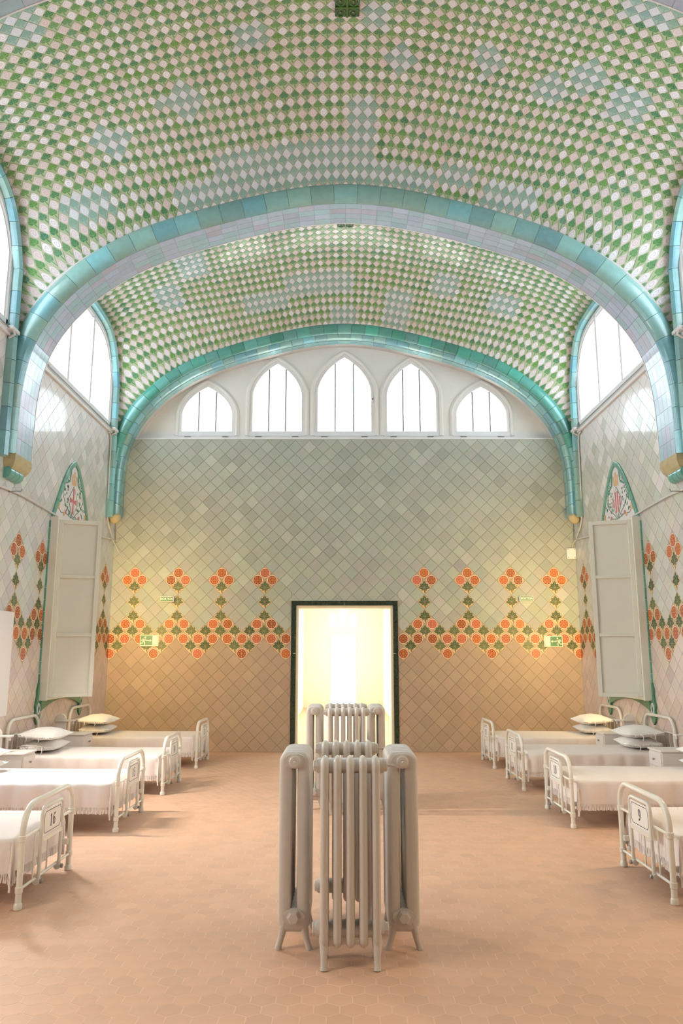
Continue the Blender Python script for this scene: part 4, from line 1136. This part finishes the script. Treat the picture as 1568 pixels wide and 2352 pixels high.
def pillow_mesh():
    nu, nv = 22, 26; hx, hy, T = 0.235, 0.34, 0.092; vs = []
    for side in (1, -1):
        for i in range(nu + 1):
            for j in range(nv + 1):
                u, v = -1 + 2 * i / nu, -1 + 2 * j / nv
                k = (max(0, 1 - abs(u) ** 2.4) ** 0.62) * (max(0, 1 - abs(v) ** 2.4) ** 0.62)
                pull = 1 - 0.09 * (1 - v * v) * abs(u) ** 3 ; pull2 = 1 - 0.10 * (1 - u * u) * abs(v) ** 3
                wr = 0.004 * math.sin(u * 9 + v * 3) * math.sin(v * 7) * k
                vs.append((u * hx * pull, v * hy * pull2, side * (T * k) * (1.0 if side > 0 else 0.6) + wr + (0.018 * abs(u * v) ** 2)))
    o = (nu + 1) * (nv + 1); fs = []
    for i in range(nu):
        for j in range(nv):
            a = i * (nv + 1) + j; fs.append((a, a + nv + 1, a + nv + 2, a + 1)); fs.append((o + a, o + a + 1, o + a + nv + 2, o + a + nv + 1))
    q = MB(); q.add(vs, fs); return q.mesh('pillow', M['pillow'], True)
PIL = pillow_mesh()
def ruffle_mesh():
    q = MB(); n = 40; vs = []
    for i in range(n + 1):
        u = -1 + 2 * i / n; w = math.sin(i * 1.9) * 0.014
        vs += [(u * 0.20, -0.345, 0.004 + w * 0.2 + 0.02 * (1 - u * u)), (u * 0.205, -0.375, 0.002 + w), (u * 0.20, -0.345, -0.012 - 0.01 * (1 - u * u))]
    q.add(vs, [(3 * i, 3 * i + 3, 3 * i + 4, 3 * i + 1) for i in range(n)] + [(3 * i + 1, 3 * i + 4, 3 * i + 5, 3 * i + 2) for i in range(n)])
    for u in (-0.10, 0.06): q.tube([(u, -0.36, 0.02), (u + 0.012, -0.385, 0.0), (u + 0.02, -0.385, -0.03), (u + 0.008, -0.38, -0.06)], 0.005, 6)
    return q.mesh('ruffle', M['pillow'], True)
RUF = ruffle_mesh()
LEFT = [('16', 6.01), ('15', 8.265), ('14', 10.22), ('13', 12.40)]; RIGHT = [('9', 6.115), ('10', 8.44), ('11', 10.51), ('12', 12.38)]
WHERE = {'16': 'nearest on the left', '15': 'second on the left', '14': 'third on the left', '13': 'by the end wall on the left', '9': 'nearest on the right', '10': 'second on the right', '11': 'third on the right', '12': 'by the end wall on the right'}
for sx, rows in ((-1, LEFT), (1, RIGHT)):
    for k, (num, y) in enumerate(rows):
        rz = 0 if sx < 0 else math.pi; X = sx * 2.235
        bed(num, X, y, rz, 'white iron hospital bed with plate number %s, %s' % (num, WHERE[num]))
        s_ = part('bedspread', SPR, None, (X, y, 0), (0, 0, rz), label='white fringed bedspread draped on the bed %s' % WHERE[num], cat='bedspread', group='fringed bedspreads')
        part('fringe', FRG, s_, kind='stuff')
        if k == 0: continue
        flip = 0 if sx < 0 else math.pi
        for lv in (0, 1):
            px = X + sx * (BL - 0.30 - 0.02 * lv); pz = 0.528 + lv * 0.138
            p = part('pillow', PIL, None, (px, y + (0.0 if lv == 0 else -0.05), pz), (0, -sx * (0.02 + 0.05 * lv), (0.05 if lv else -0.06) * sx), label='%s white pillow of the pair on the bed %s' % ('upper' if lv else 'lower', WHERE[num]), cat='pillow', group='white pillows stacked in pairs')
            part('ruffle', RUF, p)

# ------------------------------------------------------------------ bedside cabinets
def cabinet(sx, y, label):
    X = sx * 4.17
    r = empty('bedside_cabinet', (X, y, 0), 0 if sx < 0 else math.pi, label=label, cat='cabinet', group='white bedside cabinets')
    D, W, Hh = 0.50, 0.40, 0.575                          # local: wall at x=0, front at x=+D
    q = MB(); q.bbox(0.02, D - 0.02, -W / 2 + 0.012, W / 2 - 0.012, 0.06, Hh - 0.022, 0.004); q.build('body', M['stand'], r)
    q = MB(); q.bbox(0.0, D, -W / 2, W / 2, Hh - 0.022, Hh, 0.006); q.build('top', M['stand'], r)
    q = MB(); q.bbox(D - 0.022, D - 0.006, -W / 2 + 0.028, W / 2 - 0.028, Hh - 0.19, Hh - 0.04, 0.004); d = q.build('drawer', M['stand'], r)
    q = MB(); q.lathe([(0.006, 0), (0.006, 0.012), (0.013, 0.018), (0.013, 0.026), (0.007, 0.03)], (D - 0.008, 0, Hh - 0.115), 'X', 12); q.build('knob', M['steel'], d, smooth='auto')
    q = MB(); q.bbox(D - 0.022, D - 0.006, -W / 2 + 0.028, W / 2 - 0.028, 0.08, Hh - 0.205, 0.004); d = q.build('cabinet_door', M['stand'], r)
    q = MB(); q.lathe([(0.006, 0), (0.006, 0.012), (0.013, 0.018), (0.013, 0.026), (0.007, 0.03)], (D - 0.008, 0.12, 0.25), 'X', 12); q.build('knob', M['steel'], d, smooth='auto')
    for fx in (0.05, D - 0.06):
        for fy in (-W / 2 + 0.04, W / 2 - 0.04):
            q = MB(); q.tube([(fx, fy, 0), (fx, fy, 0.065)], [0.012, 0.018], 10); q.build('leg', M['stand'], r)
    # round-topped upstand with a small swing shelf
    pts = [(0.0, 0.0), (0.16, 0.0), (0.16, 0.19)] + [(0.08 + 0.08 * math.cos(a), 0.19 + 0.08 * math.sin(a)) for a in np.linspace(0, math.pi, 14)][1:]
    R = Matrix.Translation((0.012, 0.13 if sx > 0 else -0.05, Hh)) @ Matrix.Rotation(HP, 4, 'X')
    q = MB(); q.prism(pts, -0.02, 0.02, 0, R); q.build('upstand', M['stand'], r, smooth='auto')
    yy = 0.13 if sx > 0 else -0.05
    q = MB(); q.bbox(0.03, 0.30, yy - 0.06 if sx < 0 else yy - 0.02, yy + 0.04 if sx < 0 else yy + 0.06, Hh + 0.165, Hh + 0.185, 0.004); q.build('swing_shelf', M['stand'], r)
    q = MB(); q.lathe([(0.010, 0), (0.014, 0.01), (0.010, 0.03), (0.006, 0.04)], (0.27, yy, Hh + 0.125), 'Z', 10); q.build('shelf_bracket', M['stand'], r, smooth='auto')
cabinet(-1, 11.33, 'white bedside cabinet on the left beside the bed by the end wall')
cabinet(-1, 9.22, 'white bedside cabinet on the left, nearer the camera, below the white wall board')
cabinet(1, 11.44, 'white bedside cabinet on the right beside the bed by the end wall')
cabinet(1, 9.46, 'white bedside cabinet cut by the right edge of the picture')

# ------------------------------------------------------------------ framed low windows of the far bay: shutter case, leaf, green frame, crest
def shutter(sx):
    side = 'left' if sx < 0 else 'right'
    r = empty('shutter_case', (sx * WX, YCW, 0), 0 if sx < 0 else math.pi, label='cream window shutter case with open panelled leaf on the %s wall' % side, cat='shutter', group='cream shutter cases')
    f = 1 if sx < 0 else -1                               # local y towards the end wall is f*y
    def bx(name, x0, x1, y0, y1, z0, z1, parent=r, mat='cream', b=0.004):
        ya, yb = sorted((f * y0, f * y1)); q = MB(); q.bbox(x0, x1, ya, yb, z0, z1, b); return q.build(name, M[mat], parent)
    bx('side_board', 0.008, 0.135, -0.86, -0.82, 1.06, 3.62); bx('side_board', 0.008, 0.09, 0.80, 0.84, 1.06, 3.62)
    bx('top_board', 0.008, 0.11, -0.82, 0.80, 3.58, 3.62); bx('bottom_board', 0.008, 0.11, -0.82, 0.80, 1.06, 1.10); bx('back_board', 0.008, 0.022, -0.82, 0.80, 1.10, 3.58)
    # the leaf stands almost square to the wall
    lf = empty('leaf', (0.125, f * -0.80, 0), math.radians(18) * f, parent=r)
    lw, z0, z1, th = 0.585, 1.10, 3.585, 0.050
    def lb(name, x0, x1, y0, y1, z0_, z1_, mat='cream', b=0.004):
        ya, yb = sorted((f * y0, f * y1)); q = MB(); q.bbox(x0, x1, ya, yb, z0_, z1_, b); return q.build(name, M[mat], lf)
    st = 0.058
    lb('stile', 0, st, 0, th, z0, z1); lb('stile', lw - st, lw, 0, th, z0, z1)
    zs = [z0, z0 + st, 1.93, 1.93 + st * 0.8, 2.75, 2.75 + st * 0.8, z1 - st, z1]
    for k in range(4): lb('rail', st, lw - st, 0, th, zs[2 * k], zs[2 * k + 1])
    for k in range(3): lb('panel', st - 0.004, lw - st + 0.004, 0.030, th - 0.008, zs[2 * k + 1] - 0.004, zs[2 * k + 2] + 0.004)
    # lamp behind the leaf
    lp = empty('wall_lamp', (sx * (WX - 0.16), YCW - 0.66, 0), 0, label='slim warm lamp tube behind the %s shutter leaf' % side, cat='lamp', group='lamp tubes behind the shutters')
    q = MB(); q.tube([(0, 0, 1.25), (0, 0, 3.45)], 0.014, 10); q.build('lamp_tube', M['tube'], lp, smooth=True)
    for z in (1.22, 3.45):
        q = MB(); xa, xb = sorted((sx * 0.14, sx * -0.02)); q.bbox(xa, xb, -0.02, 0.02, z, z + 0.03, 0.004); q.build('lamp_holder', M['signw'], lp)
    a = area('lamp_light', (sx * (WX - 0.19), YCW - 0.60, 2.35), (HP, 0, sx * math.radians(10)), 0.06, 2.1, LAMP, (1.0, 0.69, 0.30), spread=120)
    a.parent = lp; a.matrix_parent_inverse = Matrix.Translation((-sx * (WX - 0.16), -(YCW - 0.66), 0))
    # green glazed frame round the window
    fr = empty('window_surround', (sx * WX, YCW, 0), 0 if sx < 0 else math.pi, label='green glazed tile surround with pointed head and crest on the %s wall' % side, cat='ornament', group='green window surrounds')
    hw = 0.87; pts = [(-hw, z) for z in np.linspace(1.08, 3.55, 10)]
    arcp = []
    for k in range(1, 15):
        t = k / 14; arcp.append((-hw + hw * (1 - math.cos(t * HP * 0.94)) / (1 - math.cos(HP * 0.94)) * 1.0, 3.55 + 1.10 * math.sin(t * HP * 0.94) / math.sin(HP * 0.94)))
    # pointed arch: fairly straight, bending near the springing
    arcp = [(-hw * (1 - (k / 14)) ** 0.62, 3.55 + 1.10 * (k / 14) ** 1.02) for k in range(1, 15)]
    half = pts + arcp; full = half + [(-a_, b_) for a_, b_ in half[::-1][1:]]
    P = np.array([(0.006, a_, b_) for a_, b_ in full]); T = np.gradient(P, axis=0); T /= np.linalg.norm(T, axis=1)[:, None] + 1e-9
    B = np.tile([1.0, 0, 0], (len(P), 1)); N = np.cross(T, B)
    for i in range(len(P)):
        if np.dot(N[i], P[i] - np.array([0.006, 0, 2.9])) < 0: N[i] = -N[i]
    strip(fr, 'frame_tile', P, N, B, [(0.0, 0.0), (0.0, 0.022), (-0.02, 0.028), (-0.075, 0.028), (-0.09, 0.0)], 0.17, 0.006, M['glaze'], lambda i, n: vary((0.13, 0.36, 0.28), 0.12), sub=3)
    # crest panel: white ground, green shoulders, shield, crown, vines and flowers, all low relief tile
    RC = Matrix.Rotation(HP, 4, 'Z') @ Matrix.Rotation(HP, 4, 'X')
    inner = [(a_ * 0.90, 3.42 + (b_ - 3.42) * 0.93) for a_, b_ in full if b_ > 3.5]
    q = MB(); q.prism([(0.79, 3.40)] + [(-a_, b_) for a_, b_ in inner] [0:0] + inner[::-1] + [(-0.79, 3.40)], 0.004, 0.012, 0, RC); crest = q.build('crest_panel', M['crestw'], fr)
    crest_of = RC
    RC = RC @ Matrix.Translation((0, 0.53, 0)) @ Matrix.Diagonal((0.95, 0.9, 1, 1))
    def cpoly(name, pts, z0, z1, mat): q = MB(); q.prism(pts, z0, z1, 0, RC); return q.build(name, M[mat], crest)
    for s2 in (-1, 1):
        sh = [(s2 * 0.12, 4.50), (s2 * 0.14, 4.30), (s2 * 0.17, 4.17), (s2 * 0.32, 4.10), (s2 * 0.46, 4.10), (s2 * 0.40, 4.22), (s2 * 0.30, 4.34), (s2 * 0.20, 4.45)]
        cpoly('green_shoulder', sh if s2 < 0 else sh[::-1], 0.010, 0.015, 'crestg')
        q = MB()
        for (a_, b_) in ((0.25, 4.30), (0.25, 4.22), (0.34, 4.17)): ribbon(q, [(s2 * a_ + 0.03 * math.cos(t), b_ + 0.03 * math.sin(t)) for t in np.linspace(0, 2 * math.pi, 14)], 0.016, 0.014, 0.017, RC)
        q.build('white_scroll', M['crestw'], crest)
        # vine leaves
        q = MB()
        for k in range(26):
            t = random.random(); b_ = 3.62 + 0.44 * random.random(); mx = 0.74 - (b_ - 3.62) * 0.75; mn = 0.20 + (4.05 - b_) * 0.05 if b_ > 3.75 else 0.12
            a_ = mn + (mx - mn) * random.random(); an = random.random() * 6.28; ln = 0.030 + 0.02 * random.random()
            for da in (-0.8, 0, 0.8):
                c_, s_ = math.cos(an + da), math.sin(an + da); L_ = ln * (1.2 if da == 0 else 0.9)
                q.prism([(s2 * a_, b_), (s2 * a_ + L_ * 0.5 * c_ - 0.010 * s_, b_ + L_ * 0.5 * s_ + 0.010 * c_), (s2 * a_ + L_ * c_, b_ + L_ * s_), (s2 * a_ + L_ * 0.5 * c_ + 0.010 * s_, b_ + L_ * 0.5 * s_ - 0.010 * c_)], 0.011, 0.015, 0, RC)
        ribbon(q, [(0.02 * s2, 3.56), (s2 * 0.16, 3.66), (s2 * 0.34, 3.76), (s2 * 0.45, 3.90), (s2 * 0.40, 4.02)], 0.014, 0.011, 0.015, RC)
        ribbon(q, [(0.02 * s2, 3.56), (s2 * 0.25, 3.60), (s2 * 0.5, 3.58), (s2 * 0.64, 3.68)], 0.014, 0.011, 0.015, RC)
        q.build('vine', M['crestg'], crest)
        for (a_, b_, mt) in ((0.30, 3.62, 'crestr'), (0.36, 3.575, 'cresto'), (0.60, 3.70, 'cresto'), (0.645, 3.75, 'crestr'), (0.60, 3.64, 'cresto')):
            cpoly('crest_flower', [(s2 * a_ + 0.035 * math.cos(t), b_ + 0.032 * math.sin(t)) for t in np.linspace(0, 2 * math.pi, 12, endpoint=False)], 0.012, 0.018, mt)
    cpoly('crown_niche', [(-0.13, 4.12), (0.13, 4.12), (0.13, 4.36)] + [(0.13 * math.cos(t), 4.36 + 0.10 * math.sin(t)) for t in np.linspace(0.2, math.pi - 0.2, 9)] + [(-0.13, 4.36)], 0.012, 0.016, 'crestw')
    cpoly('crown', [(-0.085, 4.14), (0.085, 4.14), (0.105, 4.24), (0.06, 4.21), (0.0, 4.27), (-0.06, 4.21), (-0.105, 4.24)], 0.015, 0.021, 'cresto')
    for (a_, b_, w_, h_) in ((-0.085, 4.27, 0.028, 0.05), (0.0, 4.32, 0.032, 0.06), (0.085, 4.27, 0.028, 0.05)):
        cpoly('crown_leaf', [(a_ + w_ * math.cos(t), b_ + h_ * math.sin(t)) for t in np.linspace(0, 2 * math.pi, 10, endpoint=False)], 0.015, 0.021, 'cresto')
    dia = [(0, 3.58), (0.22, 3.86), (0, 4.12), (-0.22, 3.86)]
    cpoly('shield', dia, 0.013, 0.017, 'crestw')
    q = MB(); ribbon(q, dia + [dia[0]], 0.010, 0.014, 0.019, RC); q.build('shield_edge', M['crestg'], crest)
    if sx < 0:
        cpoly('cross_arm', [(-0.03, 3.64), (0.03, 3.64), (0.016, 3.80), (0.016, 3.93), (0.03, 4.08), (-0.03, 4.08), (-0.016, 3.93), (-0.016, 3.80)], 0.016, 0.022, 'crestr')
        cpoly('cross_arm', [(-0.15, 3.815), (-0.016, 3.84), (0.016, 3.84), (0.15, 3.815), (0.15, 3.905), (0.016, 3.88), (-0.016, 3.88), (-0.15, 3.905)], 0.016, 0.0225, 'crestr')
    else:
        for a_ in (-0.135, -0.045, 0.045, 0.135):
            hh = 0.235 * (1 - abs(a_) / 0.20); cpoly('stripe', [(a_ - 0.022, 3.85 - hh), (a_ + 0.022, 3.85 - hh), (a_ + 0.022, 3.85 + hh), (a_ - 0.022, 3.85 + hh)], 0.016, 0.021, 'crestr')
    # apron under the case and the two drop ornaments
    RC = crest_of
    ap = [(-0.80, 1.06)] + [(a_, 0.99 - 0.13 * (abs(a_) / 0.8) ** 2 + 0.055) for a_ in np.linspace(-0.80, 0.80, 21)] + [(0.80, 1.06)]
    q = MB(); q.prism(ap[::-1], 0.005, 0.05, 0, RC); q.build('apron', M['green'], fr)
    for s2 in (-1, 1):
        q = MB(); pts2 = [(0.0, 0.74), (0.05, 0.78), (0.085, 0.86), (0.07, 0.93), (0.095, 0.99), (0.07, 1.06), (0.05, 1.13), (0.06, 1.20), (0.02, 1.30), (-0.02, 1.30), (-0.06, 1.20), (-0.05, 1.13), (-0.07, 1.06), (-0.095, 0.99), (-0.07, 0.93), (-0.085, 0.86), (-0.05, 0.78)]
        q.prism([(s2 * 0.86 + a_ * 1.0, b_) for a_, b_ in pts2], 0.006, 0.035, 0, RC); d = q.build('drop_ornament', M['green'], fr)
        q = MB(); q.tube([tuple(RC @ Vector((s2 * 0.86 + 0.042 * math.cos(t), 0.95 + 0.07 * math.sin(t), 0.036))) for t in np.linspace(0, 2 * math.pi, 20, endpoint=False)], 0.010, 8, closed=True); q.build('ring', M['crestw'], d, smooth=True)
        q = MB(); q.lathe([(0.028, 0.03), (0.024, 0.045), (0.01, 0.052)], (0, s2 * 0.86, 0.95), 'X', 12); q.build('boss', M['green'], d, smooth='auto')
LAMP = 40.0
shutter(-1); shutter(1)
for sx, y in ((-1, 8.6), (1, 7.2), (-1, 3.0), (1, 3.0)):  # unseen lamps, added to warm and brighten the floor and beds
    lp = empty('wall_lamp', (sx * (WX - 0.10), y, 0), 0, label='added slim warm lamp tube on the %s wall outside the view, %s' % ('left' if sx < 0 else 'right', 'beside the near beds' if y > 5 else 'beside the camera'), cat='lamp', group='added lamp tubes on the near walls')
    q = MB(); q.tube([(0, 0, 2.0), (0, 0, 3.4)], 0.014, 10); q.build('lamp_tube', M['tube'], lp, smooth=True)
    q = MB(); xa, xb = sorted((sx * 0.09, sx * 0.03)); q.bbox(xa, xb, -0.04, 0.04, 1.95, 3.45, 0.006); q.build('lamp_back', M['signw'], lp)
    l_ = area('lamp_light', (sx * -0.03, 0, 2.7), (0, sx * math.radians(50), 0), 1.4, 0.06, 150 if y == 8.6 else 45, (1.0, 0.90, 0.78) if y == 8.6 else (1.0, 0.74, 0.42), spread=140); l_.parent = lp

# white board on the left wall at the picture edge
sc = empty('wall_board', (-WX, 9.10, 0), 0, label='white board fixed to the left wall at the picture edge', cat='board')
q = MB(); q.bbox(0.012, 0.10, -0.45, 0.45, 0.95, 2.20, 0.006); q.build('board', M['stand'], sc)
q = MB(); q.bbox(0.008, 0.014, -0.40, 0.40, 1.0, 2.15, 0.001); q.build('backing', M['stand'], sc)

# ------------------------------------------------------------------ signs
def text_mesh(s_, size, depth):
    c = bpy.data.curves.new('lettering', 'FONT'); c.body = s_; c.size = size; c.extrude = depth; c.align_x = 'CENTER'; c.align_y = 'CENTER'; c.offset = size * 0.012
    o = bpy.data.objects.new('lettering', c); COL.objects.link(o); dg = bpy.context.evaluated_depsgraph_get()
    me = bpy.data.meshes.new_from_object(o.evaluated_get(dg)); COL.objects.unlink(o); bpy.data.objects.remove(o); return me
TM = text_mesh('SORTIDA', 0.052, 0.001); TM.materials.clear(); TM.materials.append(M['signw'])
for sx, x, z in ((-1, -3.19, 2.655), (1, 3.27, 2.665)):
    r = empty('exit_sign', (x, YE - 0.008, z), 0, label='small white box sign reading SORTIDA on the end wall, %s of the door' % ('left' if sx < 0 else 'right'), cat='sign', group='exit box signs')
    q = MB(); q.bbox(-0.125, 0.125, -0.06, 0.0, -0.052, 0.052, 0.012); q.build('housing', M['signw'], r)
    q = MB(); q.bbox(-0.112, 0.112, -0.063, -0.058, -0.038, 0.038, 0.001); q.build('green_face', M['signg'], r)
    part('lettering', TM, r, (0, -0.0645, 0), (HP, 0, 0))
def runner(sgn, mb, ox, oy, s_, Mx):
    def cap(p, q_, w): ribbon(mb, [(ox + sgn * p[0] * s_, oy + p[1] * s_), (ox + sgn * q_[0] * s_, oy + q_[1] * s_)], w * s_, 0, 0.001, Mx)
    pts = [(ox + sgn * 0.16 * s_ + 0.11 * s_ * math.cos(t), oy + 0.86 * s_ + 0.11 * s_ * math.sin(t)) for t in np.linspace(0, 2 * math.pi, 14, endpoint=False)]
    mb.prism(pts, 0, 0.001, 0, Mx)
    cap((0.10, 0.74), (-0.06, 0.36), 0.22); cap((0.08, 0.70), (-0.20, 0.66), 0.10); cap((-0.20, 0.66), (-0.30, 0.44), 0.10)
    cap((0.12, 0.66), (0.22, 0.50), 0.10); cap((0.22, 0.50), (0.42, 0.52), 0.10)
    cap((-0.04, 0.38), (0.14, 0.20), 0.13); cap((0.14, 0.22), (0.10, -0.08), 0.12); cap((-0.08, 0.38), (-0.18, 0.12), 0.13); cap((-0.16, 0.14), (-0.46, 0.12), 0.12)
for sx, x, z in ((-1, -3.485, 1.922), (1, 3.725, 1.905)):
    r = empty('escape_sign', (x, YE - 0.008, z), 0, label='green running man sign with arrow on the end wall, %s of the door' % ('left' if sx < 0 else 'right'), cat='sign', group='green escape signs')
    q = MB(); q.bbox(-0.165, 0.165, -0.012, 0.0, -0.098, 0.098, 0.003); q.build('plate', M['print'], r)
    q = MB(); q.bbox(-0.152, 0.152, -0.0135, -0.010, -0.085, 0.085, 0.0005); q.build('green_field', M['signg'], r)
    Mx = Matrix.Translation((0, -0.014, 0)) @ Matrix.Rotation(HP, 4, 'X'); s2 = -sx
    q = MB(); xa, xb = sorted((s2 * 0.055, s2 * 0.148)); q.prism([(xa, -0.08), (xb, -0.08), (xb, 0.08), (xa, 0.08)], 0, 0.001, 0, Mx); q.build('door_symbol', M['print'], r)
    q = MB(); ribbon(q, [(s2 * -0.045, 0.0), (s2 * 0.02, 0.0)], 0.013, 0, 0.001, Mx); a = [(s2 * 0.012, -0.022), (s2 * 0.046, 0.0), (s2 * 0.012, 0.022)]; q.prism(a if s2 > 0 else a[::-1], 0, 0.001, 0, Mx); q.build('arrow', M['print'], r)
    q = MB(); runner(s2, q, s2 * -0.095, -0.066, 0.138, Mx); q.build('running_figure', M['print'], r)
jb = empty('junction_box', (4.14, YE - 0.008, 3.48), 0, label='white square junction box high on the end wall in the right corner', cat='junction box')
q = MB(); q.bbox(-0.1, 0.07, -0.05, 0.0, -0.1, 0.1, 0.01); q.build('cover', M['signw'], jb)
for a_ in (-0.075, 0.045):
    for b_ in (-0.075, 0.075):
        q = MB(); q.lathe([(0.009, 0.0), (0.009, -0.004)], (a_, -0.05, b_), 'Y', 10); q.build('screw', M['steel'], jb)

# ------------------------------------------------------------------ cables and hooks on the side walls
def cable(path, r, name, label, grp=None):
    P = np.array(path, float); out = []
    Q = np.vstack([2 * P[0] - P[1], P, 2 * P[-1] - P[-2]])
    for i in range(1, len(Q) - 2):
        for u in np.linspace(0, 1, 8, endpoint=False):
            p0, p1, p2, p3 = Q[i - 1], Q[i], Q[i + 1], Q[i + 2]
            out.append(tuple(0.5 * ((2 * p1) + (-p0 + p2) * u + (2 * p0 - 5 * p1 + 4 * p2 - p3) * u ** 2 + (-p0 + 3 * p1 - 3 * p2 + p3) * u ** 3)))
    out.append(tuple(P[-1])); q = MB(); q.tube(out, r, 8); return q.build(name, M['cable'], smooth=True, label=label, cat='cable', group=grp)
for sx in (-1, 1):
    sd = 'left' if sx < 0 else 'right'; x = sx * (WX - 0.034)
    cable([(x, 7.4, 3.62), (x, 9.30, 3.70), (x, 10.0, 3.70), (x, 10.85, 3.66), (x, 11.8, 3.60), (x, 12.8, 3.66), (x, 13.60, 3.72)], 0.014, 'cable', 'pale sagging cable run along the %s wall above the shutter' % sd)
    cable([(x + sx * -0.0, 13.02, SILL - 0.12), (x, 13.18, 5.5), (x, 13.20, 5.0), (x, 13.22, 4.4), (x, 13.28, 4.0), (x, 13.52, 3.80), (x, 13.60, 3.72)], 0.013, 'cable', 'pale vertical cable down from the %s far window beside the arch foot' % sd)
    cable([(x, 13.60, 3.72), (x - sx * 0.02, YE - 0.04, 3.62), (sx * (WX - 0.16), YE - 0.02, 3.45), (sx * (WX - 0.36), YE - 0.02, 3.28)] if sx < 0 else [(x, 13.60, 3.72), (x - sx * 0.01, YE - 0.04, 3.68), (sx * (WX - 0.07), YE - 0.03, 3.62), (sx * (WX - 0.07), YE - 0.03, 3.57)], 0.008, 'cable', 'thin %s cable tail on the end wall corner' % sd)
    for k, y in enumerate((9.32, 13.60)):
        r = empty('cable_hook', (sx * WX, y, 3.72 if k else 3.69), 0 if sx < 0 else math.pi, label='metal cable hook on the %s wall %s' % (sd, 'by the end wall corner' if k else 'under the near arch foot'), cat='hook', group='cable hooks')
        q = MB(); q.tube([(0, 0, 0), (0.16, 0, 0.0), (0.17, 0, 0.012), (0.17, 0, 0.03)], 0.006, 8); q.build('rod', M['steel'], r, smooth=True)
        q = MB(); q.lathe([(0.02, 0.0), (0.02, 0.01), (0.012, 0.014)], (0, 0, 0), 'X', 12); q.build('wall_plate', M['steel'], r)

# ------------------------------------------------------------------ glazed vents at the crowns of the two vaults
for bi in (0, 1):
    b = bays[bi]; c = b.pt(np.array([0.0]), np.array([0.0]))[0]
    r = empty('ceiling_vent', tuple(c), 0, label='dark green glazed square vent block at the crown of the %s vault' % ('far' if bi == 0 else 'near'), cat='vent', group='glazed vent blocks')
    s_ = 0.135
    q = MB(); q.bbox(-s_, s_, -s_, s_, -0.035, 0.02, 0.008); q.build('block', M['vent'], r)
    for nm, x0, x1, y0, y1 in (('relief_bar', -0.012, 0.012, -s_, s_), ('relief_bar', -s_, s_, -0.012, 0.012)):
        q = MB(); q.bbox(x0, x1, y0, y1, -0.048, -0.03, 0.005); q.build(nm, M['ventlight'], r)
    for sx in (-1, 1):
        for sy in (-1, 1):
            q = MB(); q.tube([(sx * 0.072 + 0.05 * math.cos(t), sy * 0.072 + 0.05 * math.sin(t), -0.036) for t in np.linspace(0, 2 * math.pi, 18, endpoint=False)], 0.010, 8, closed=True); q.build('relief_ring', M['ventlight'], r, smooth=True)
            q = MB(); q.lathe([(0.018, -0.02), (0.018, -0.04), (0.008, -0.046)], (sx * 0.072, sy * 0.072, 0), 'Z', 10); q.build('relief_boss', M['ventlight'], r)
